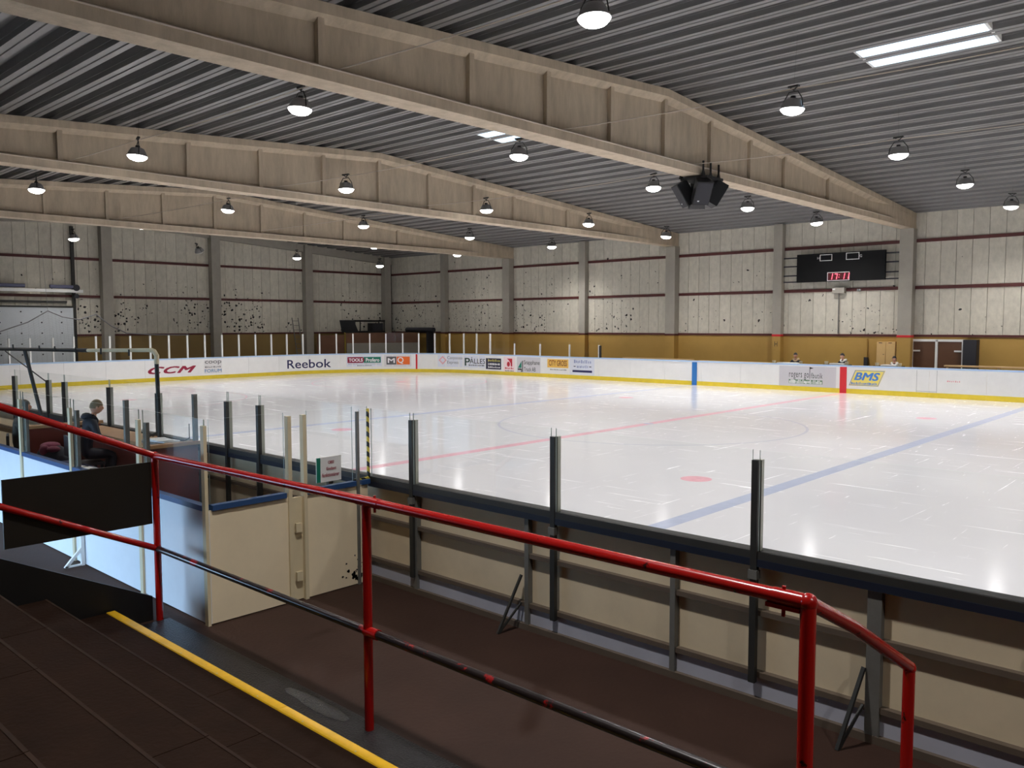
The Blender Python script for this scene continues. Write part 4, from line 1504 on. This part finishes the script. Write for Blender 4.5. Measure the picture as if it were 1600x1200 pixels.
sg = thing('gate_sign', 'white notice with green edge on the box gate glass', 'sign', (6.13, -.7, 1.2))
MB().box(XE - .012, XE, -.86, -.53, 1.22, 1.50).build('sheet', MT['paper'], sg)
MB().box(XE - .0, XE + .002, -.86, -.81, 1.22, 1.50).build('band', MT['board'] if False else INK['green'], sg)
for txt, z0, z1, y0, y1 in (('OBS!', 1.42, 1.455, -.71, -.63), ('Endast', 1.35, 1.385, -.73, -.60), ('funktion\u00e4rer', 1.275, 1.32, -.79, -.56)):
    vs, fs = text_polys(txt, bold=.01)
    MB().add([(XE + .003 + w, y0 + (y1 - y0) * u, z0 + (z1 - z0) * v) for u, v, w in vs], fs).build('lettering', INK['crimson'], sg)

dk = thing('counter', 'red-brown timekeeping counter behind the near boards', 'counter', (.4, -.45, .3))
MB().box(-1.40, 2.06, -.75, -.24, 1.16, 1.21).build('worktop', MT['woodedge'], dk)
MB().box(-1.40, 2.06, -.70, -.66, .30, 1.16).build('front_panel', MT['redbrown'], dk)
for x in (-1.35, .4, 2.0):
    MB().box(x - .03, x + .03, -.66, -.28, .30, 1.16).build('leg', MT['redbrown'], dk)
tray = thing('paper_tray', 'grey tray with white sheets on the counter end', 'tray', (1.6, -.5, 1.21))
MB().box(1.15, 1.98, -.72, -.34, 1.21, 1.235).build('tray', MT['greytray'], tray)
MB().obox((1.55, -.52, 1.245), (.55, .26, .02), Matrix.Rotation(.15, 3, 'Z')).build('sheet', MT['paper'], tray)
MB().obox((1.60, -.55, 1.265), (.42, .24, .012), Matrix.Rotation(-.1, 3, 'Z')).build('sheet', MT['paper'], tray)
MB().tube([(1.95, -.4, 1.23), (2.0, -.3, 1.3), (1.9, -.25, 1.5)], .008, 5).build('wire', MT['black'], tray)
bt = thing('table', 'navy cloth-covered table inside the rinkside box', 'table', (1.0, -1.5, .3))
MB().box(-.2, 1.75, -2.0, -1.2, .80, .84).build('tabletop', MT['navy'], bt)
MB().box(-.2, 1.75, -2.02, -2.0, .45, .84).build('cloth_front', MT['navy'], bt)
for x in (-.15, 1.7):
    for y in (-1.95, -1.25):
        MB().box(x - .025, x + .025, y - .025, y + .025, .30, .80).build('leg', MT['darksteel'], bt)
fo = thing('folder', 'open white folder with papers on the navy table', 'folder', (1.1, -1.45, .84))
MB().obox((1.05, -1.5, .865), (.42, .26, .03), Matrix.Rotation(.2, 3, 'Z')).build('cover', MT['charcoal'], fo)
MB().obox((1.05, -1.5, .889), (.40, .24, .018), Matrix.Rotation(.2, 3, 'Z')).build('pages', MT['paper'], fo)
MB().obox((1.05, -1.5, .90), (.01, .25, .008), Matrix.Rotation(.2, 3, 'Z')).build('elastic', MT['black'], fo)
br = thing('bracelet_pile', 'small dark camera with strap beside the white folder', 'camera', (1.45, -1.42, .84))
MB().obox((1.42, -1.44, .88), (.13, .07, .08), Matrix.Rotation(.4, 3, 'Z')).build('body', MT['greytray'], br)
MB().lathe([(.001, .06), (.03, .06), (.035, 0), (.001, 0)], (1.44, -1.48, .88), 10, 0, Matrix.Rotation(PI / 2, 3, 'X')).build('lens', MT['black'], br)
bg_ = thing('bag', 'dark bag with pink cloth in the rinkside box', 'bag', (-.6, -1.3, .3))
m = MB(); m.ell((-.62, -1.3, .68), (.36, .26, .38)); m.ell((-.35, -1.25, .62), (.22, .2, .3)); m.ell((-.85, -1.35, .75), (.16, .16, .26)); m.build('body', MT['jacket'], bg_, smooth=True)
m = MB(); m.ell((-.66, -1.34, 1.04), (.15, .15, .06)); m.ell((-.47, -1.36, 1.0), (.12, .10, .05)); m.ell((-.58, -1.45, .98), (.1, .08, .09)); m.build('cloth', MT['pink'], bg_, smooth=True)

# pipe frame on the boards beside the box
pf = thing('pipe_frame', 'grey pipe goal-shaped frame standing on the near boards', 'frame', (-1.5, -.35, 1.2))
P0, P1 = Vector((1.05, -.32, 1.20)), Vector((1.40, -.48, 2.52))
MB().tube([P0, (1.08, -.33, 1.5), (1.36, -.47, 2.40)], .032, 10).build('upright', MT['darksteel'], pf, smooth=True)
MB().tube([(1.36, -.47, 2.40), (1.39, -.48, 2.52), (1.33, -.49, 2.585), (1.22, -.49, 2.60)], .036, 10).build('elbow', MT['cream'], pf, smooth=True)
MB().tube([(1.22, -.49, 2.60), (-1.2, -.5, 2.55)], .032, 10).build('crossbar', MT['cream'], pf, smooth=True)
MB().tube([(-1.2, -.5, 2.55), (-6.6, -.5, 2.48)], .036, 10).build('crossbar', MT['darksteel'], pf, smooth=True)
MB().tube([(-4.4, -.5, 2.49), (-4.1, -.35, 1.2)], .036, 10).build('upright', MT['darksteel'], pf, smooth=True)
for x in (.6, -.5, -1.6, -2.6, -3.4, -4.9):
    MB().tube([(x, -.56, 2.50), (x, -.56, 2.60)], .014, 6).build('net_hook', MT['darksteel'], pf)
MB().tube([(-5.6, -.5, 2.45), (-3.6, -.4, 1.9)], .012, 6).build('stay', MT['darksteel'], pf)
for (a, b) in (((1.05, -.32, 1.32), (.75, -.30, 1.21)), ((1.05, -.32, 1.32), (.85, -.45, 1.21))):
    MB().tube([a, b], .014, 6).build('stay', MT['darksteel'], pf)

# ------------------------------------------------------------------ spectator stand and railing
st = thing('spectator_stand', 'dark brown stepped spectator stand with yellow front nosing', 'stand', (12, -4.5, -.05))
NY = [-2.87, -3.48, -3.99, -4.53, -5.07, -5.62, -6.70]
NZ = [.15, .42, .69, .96, 1.23, 1.36]
SX0, SX1 = 5.56, 18.0
offs = [1.6, 2.9, .7, 2.2, 1.3, .4]
for i in range(6):
    x = SX0
    first_ = True
    while x < SX1:
        xe = min(SX1, x + (offs[i] + .9 if first_ else 2.5))
        first_ = False
        MB().box(x + .003, xe - .003, NY[i + 1] - .02, NY[i], NZ[i] - .035, NZ[i]).build('tread', MT['tread'], st)
        if i:
            MB().box(x + .003, xe - .003, NY[i] - .016, NY[i] + .004, NZ[i] - .03, NZ[i] + .003).build('edge_trim', MT['edge'], st)
        x = xe
    MB().box(SX0, SX1, NY[i] - .06, NY[i] - .03, (NZ[i - 1] if i else -.05), NZ[i] - .035).build('riser', MT['tread'], st)
xs = [SX0, 8.65, 11.6, 14.6, 18]
for a, b in zip(xs, xs[1:]):
    nz = MB()
    nz.hex([(a + .002, NY[0] - .075, NZ[0]), (b - .002, NY[0] - .075, NZ[0]), (b - .002, NY[0] + .008, NZ[0]), (a + .002, NY[0] + .008, NZ[0]),
            (a + .002, NY[0] - .07, NZ[0] + .008), (b - .002, NY[0] - .07, NZ[0] + .008), (b - .002, NY[0] + .004, NZ[0] + .008), (a + .002, NY[0] + .004, NZ[0] + .008)])
    nz.box(a + .002, b - .002, NY[0], NY[0] + .01, NZ[0] - .035, NZ[0] + .004)
    o = nz.build('nosing', MT['nosing'], st, label='yellow nosing strip')
    k = 0
    x = a + .3
    while x < b:
        MB().lathe([(.001, .003), (.006, .003), (.008, 0)], (x, NY[0] - .055, NZ[0] + .008), 6).build('screw', MT['cream'], o)
        x += .62
skirt = [(5.50, -2.47, -.05), (5.50, -2.47, .20), (5.50, -6.70, 2.30), (5.50, -6.70, -.05)]
MB().prism(skirt, (.03, 0, 0)).build('skirt_panel', MT['black'], st)

rl = thing('hand_railing', 'red painted tubular railing between the walkway and the stand', 'railing', (9, -2.42, -.05))
r = .035
YR, XL, XP3 = -2.42, 5.57, 12.40
ZR = 1.685
MB().tube([(XL, YR, ZR - .03), (9.06, YR, ZR), (XP3, YR, ZR)], r, 14).build('top_rail', MT['redpaint'], rl, smooth=True)
MB().tube([(XL, YR, .695), (9.06, YR, .705), (XP3, YR, .705)], r * .9, 14).build('mid_rail', MT['worn'], rl, smooth=True, label='dark worn middle rail')
MB().tube([(XL, YR, ZR - .03), (XL, -3.79, 2.255), (XL, -6.6, 3.44)], r, 14).build('stair_rail', MT['redpaint'], rl, smooth=True)
MB().tube([(XL, YR, .695), (XL, -3.82, 1.355), (XL, -6.6, 2.66)], r * .9, 14).build('stair_rail', MT['redpaint'], rl, smooth=True)
for x in (XL, 9.06):
    MB().tube([(x, YR, -.05), (x, YR, ZR - .02)], r, 14).build('post', MT['redpaint'], rl, smooth=True)
MB().tube([(XP3, YR, -.05), (XP3, YR, ZR - .02)], r * 1.08, 14).build('post', MT['redpaint'], rl, smooth=True)
MB().tube([(XP3, YR, ZR), (XP3 + .02, -1.9, 1.43), (XP3 + .03, -1.02, .95)], r * .98, 14).build('end_rail', MT['redpaint'], rl, smooth=True)
MB().tube([(XP3 + .03, -1.03, -.05), (XP3 + .03, -1.03, .95)], r, 14).build('post', MT['redpaint'], rl, smooth=True)
m = MB(); m.ell((XP3, YR, ZR), (r * 1.25,) * 3); m.build('joint', MT['redpaint'], rl, smooth=True)
m = MB(); m.ell((XP3 + .03, -1.03, .95), (r * 1.12,) * 3); m.build('joint', MT['redpaint'], rl, smooth=True)
m = MB(); m.ell((XL, YR, ZR - .03), (r * 1.25,) * 3); m.build('joint', MT['redpaint'], rl, smooth=True)
for x in (9.06,):
    MB().tube([(x - .1, YR, ZR), (x + .16, YR, ZR)], r * 1.12, 14).build('sleeve', MT['redpaint'], rl, smooth=True)
    MB().tube([(x - .02, YR, .705), (x + .12, YR, .705)], r * 1.15, 14).build('sleeve', MT['redpaint'], rl, smooth=True)
    MB().tube([(x + .1, YR, ZR - .07), (x + .1, YR, ZR + .055)], .01, 8).build('bolt', MT['redpaint'], rl)
MB().tube([(XP3 - .17, YR, ZR - .0), (XP3 - .02, YR, ZR)], r * 1.1, 14).build('sleeve', MT['redpaint'], rl, smooth=True)
MB().box(XP3 - .2, XP3 - .03, YR - .03, YR + .03, ZR - .055, ZR - .035).build('clamp_plate', MT['redpaint'], rl)
MB().tube([(XP3 - .12, YR, ZR - .095), (XP3 - .12, YR, ZR + .052)], .01, 8).build('bolt', MT['redpaint'], rl)
MB().box(XL - .05, XL - .03, -3.80, -2.45, .955, 1.59).build('panel', MT['darkpanel'], rl, label='dark brown board fixed between the rails')


# ------------------------------------------------------------------ people
def skin_mesh(verts, edges, radii, sub=1):
    me = bpy.data.meshes.new('body')
    me.from_pydata(verts, edges, [])
    o = bpy.data.objects.new('body_tmp', me)
    C.objects.link(o)
    md = o.modifiers.new('skin', 'SKIN')
    for i, rr in enumerate(radii):
        v = me.skin_vertices[0].data[i]
        v.radius = rr if isinstance(rr, tuple) else (rr, rr)
    me.skin_vertices[0].data[0].use_root = True
    ss = o.modifiers.new('sub', 'SUBSURF')
    ss.levels = sub; ss.render_levels = sub
    dg = bpy.context.evaluated_depsgraph_get()
    out_ = bpy.data.meshes.new_from_object(o.evaluated_get(dg))
    vs = [v.co.copy() for v in out_.vertices]
    fs = [tuple(p.vertices) for p in out_.polygons]
    bpy.data.objects.remove(o); bpy.data.meshes.remove(me); bpy.data.meshes.remove(out_)
    return vs, fs


BODY = None


def body_data():
    V = [(0, 0, .50), (0, .01, .68), (0, .03, .88), (0, .05, 1.02), (0, .08, 1.11), (0, .10, 1.20),
         (.19, .05, 1.02), (.27, .13, .79), (.17, .36, .74), (.155, .42, .745),
         (-.19, .05, 1.02), (-.27, .13, .79), (-.17, .36, .74), (-.155, .42, .745),
         (.10, .06, .49), (.13, .44, .50), (.13, .42, .12), (.14, .55, .05),
         (-.10, .06, .49), (-.13, .44, .50), (-.13, .42, .12), (-.14, .55, .05)]
    E = [(0, 1), (1, 2), (2, 3), (3, 4), (4, 5), (3, 6), (6, 7), (7, 8), (8, 9), (3, 10), (10, 11), (11, 12), (12, 13), (0, 14), (14, 15), (15, 16), (16, 17), (0, 18), (18, 19), (19, 20), (20, 21)]
    Rr = [(.16, .12), (.15, .11), (.17, .12), (.13, .10), .055, .06, .075, .058, .04, .036, .075, .058, .04, .036, .10, .075, .05, .045, .10, .075, .05, .045]
    vs, fs = skin_mesh([Vector(v) for v in V], E, Rr)
    m = MB()
    m.add(vs, fs)
    # head with brow, nose, ears, chin
    hc = Vector((0, .12, 1.285))
    n, k = 14, 18
    hv, hf = [], []
    for i in range(n + 1):
        a = PI * i / n
        for j in range(k):
            b = 2 * PI * j / k
            d = Vector((math.sin(a) * math.cos(b), math.sin(a) * math.sin(b), -math.cos(a)))
            q = Vector((d.x * .078, d.y * .098, d.z * .12))
            if d.z < -.2:
                q.x *= 1 + .35 * (d.z + .2)
            if d.y > .9 and -.35 < d.z < .15:
                q.y += .022
            hv.append(hc + q)
    for i in range(n):
        for j in range(k):
            hf.append((i * k + j, i * k + (j + 1) % k, (i + 1) * k + (j + 1) % k, (i + 1) * k + j))
    m.add(hv, hf)
    for sx in (-1, 1):
        m.ell(hc + Vector((sx * .08, -.01, -.01)), (.012, .022, .032), 6)
    # fingers and thumbs, rooted in the palm
    for sx in (-1, 1):
        base = Vector((sx * .155, .425, .745))
        for q, (off, ln) in enumerate(((-.027, .062), (-.009, .072), (.009, .068), (.026, .054))):
            p0 = base + Vector((off, -.01, 0)); p1 = base + Vector((off * 1.15, ln * .6, .004)); p2 = base + Vector((off * 1.15, ln, -.018)); p3 = base + Vector((off * 1.1, ln * 1.12, -.035))
            m.tube([p0, p1, p2, p3], [.0095, .009, .008, .006], 6)
        m.tube([base + Vector((-sx * .02, -.03, 0)), base + Vector((-sx * .05, .0, -.004)), base + Vector((-sx * .055, .03, -.014))], [.011, .0095, .007], 6)
    return m


def person(loc, rotz, label, top, hair, scale=1.0, hood=None, hat=False, lean=0.0):
    global BODY
    if BODY is None:
        BODY = body_data()
    t = thing('person', label, 'person', (0, 0, 0))
    me = MB()
    me.v = [v.copy() for v in BODY.v]; me.f = BODY.f
    me.m = []
    for f in BODY.f:
        c = sum((BODY.v[i] for i in f), Vector()) / len(f)
        if c.z > 1.115 and c.z > 1.06 or (c.y > .37 and c.z > .6 and abs(c.x) < .24):
            mi = 1
        elif c.z < .09 or (c.z < .13 and c.y > .45):
            mi = 3
        elif c.z < .56:
            mi = 2
        else:
            mi = 0
        me.m.append(mi)
    o = bpy.data.objects.new('body', me.mesh('body', [top, MT['skin'], MT['trouser'], MT['shoe']], (0, 0, 0), 60))
    C.objects.link(o); o.parent = t
    hc = Vector((0, .12, 1.285))
    ft = MB()
    for sx in (-1, 1):
        ft.ell(hc + Vector((sx * .031, .088, .0)), (.012, .008, .008), 6)
    ft.build('eyes', MT['eye'], t)
    MB().ell(hc + Vector((0, .088, -.062)), (.022, .008, .007), 6).build('mouth', MT['lip'], t)
    h = MB()
    n, k = 10, 18
    hv, hf = [], []
    for i in range(n + 1):
        a = PI * (0.60 if not hat else .56) * i / n
        for j in range(k):
            b = 2 * PI * j / k
            d = Vector((math.sin(a) * math.cos(b), math.sin(a) * math.sin(b), math.cos(a)))
            q = Vector((d.x * .089, d.y * .108, d.z * .132))
            if d.y > .25:
                q.z = max(q.z, .045 if not hat else .03)
            elif not hat:
                q.z -= .05 * max(0, -d.y)
            hv.append(hc + q)
    for i in range(n):
        for j in range(k):
            hf.append((i * k + j, i * k + (j + 1) % k, (i + 1) * k + (j + 1) % k, (i + 1) * k + j))
    h.add(hv, hf)
    h.build('hat' if hat else 'hair', hair, t, smooth=80)
    if hood:
        g = MB()
        ring = [(.11 * math.cos(a), .035 + .10 * math.sin(a) * 1.0, 1.10 + .03 * math.cos(a * 2) - .035 * math.sin(a)) for a in [2 * PI * i / 14 for i in range(15)]]
        g.tube(ring, .042, 8, cap=False)
        g.build('hood', hood, t, smooth=80)
    else:
        g = MB()
        ring = [(.075 * math.cos(a), .075 + .07 * math.sin(a), 1.115 - .02 * math.sin(a)) for a in [2 * PI * i / 14 for i in range(15)]]
        g.tube(ring, .025, 8, cap=False)
        g.build('collar', top, t, smooth=80)
    t.location = loc
    t.rotation_euler = (lean, 0, rotz)
    t.scale = (scale,) * 3
    return t


def chair(loc, rotz, h, label, m):
    t = thing('chair', label, 'chair', (0, 0, 0))
    MB().box(-.22, .22, -.2, .24, h - .04, h).build('seat', m, t)
    MB().box(-.22, .22, -.24, -.20, h + .1, h + .42).build('backrest', m, t)
    for (x, y) in ((-.19, -.2), (.19, -.2), (-.19, .2), (.19, .2)):
        MB().box(x - .02, x + .02, y - .02, y + .02, 0, h - .04).build('leg', MT['darksteel'], t)
    t.location = loc
    t.rotation_euler = (0, 0, rotz)
    return t


# two officials in the near box
chair((.16, -1.12, .30), -.12, .54, 'dark chair under the official in a navy jacket in the rinkside box', MT['charcoal'])
person((.16, -1.18, .52), -.12, 'person in dark navy jacket and tan knit hat seated in the rinkside box', MT['jacket'], MT['beanie'], .93, MT['jacket'], True, -.12)
chair((-1.95, -1.35, .30), -.3, .40, 'dark chair beside the inner partition of the rinkside box', MT['charcoal'])
person((-2.0, -1.42, .30), -.3, 'person with grey hair and dark coat seated nearer the goal end of the box', MT['olive'], MT['greyhair'], 1.0, None, False)
# three officials across the ice
for (x, y, z, rz, lb, top, hair, hood, hat) in (
        (-2.62, 31.1, .20, PI + .1, 'person in black hat and coat with tan hood behind the golf shop advert', MT['jacket'], MT['darkhair'], MT['tanhood'], True),
        (-.42, 31.1, .22, PI - .35, 'person in black jacket with white hood behind the red centre stripe', MT['jacket'], MT['darkhair'], MT['hood'], True),
        (1.72, 31.1, .14, PI + .2, 'person with dark hair and white scarf beside the beige cupboard', MT['jacket'], MT['darkhair'], MT['hood'], False)):
    person((x, y, z), rz, lb, top, hair, 1.04, hood, hat)
    chair((x, y, .08), rz, .36 + z, 'dark chair under the ' + lb.split(' behind')[0].split(' beside')[0], MT['charcoal'])
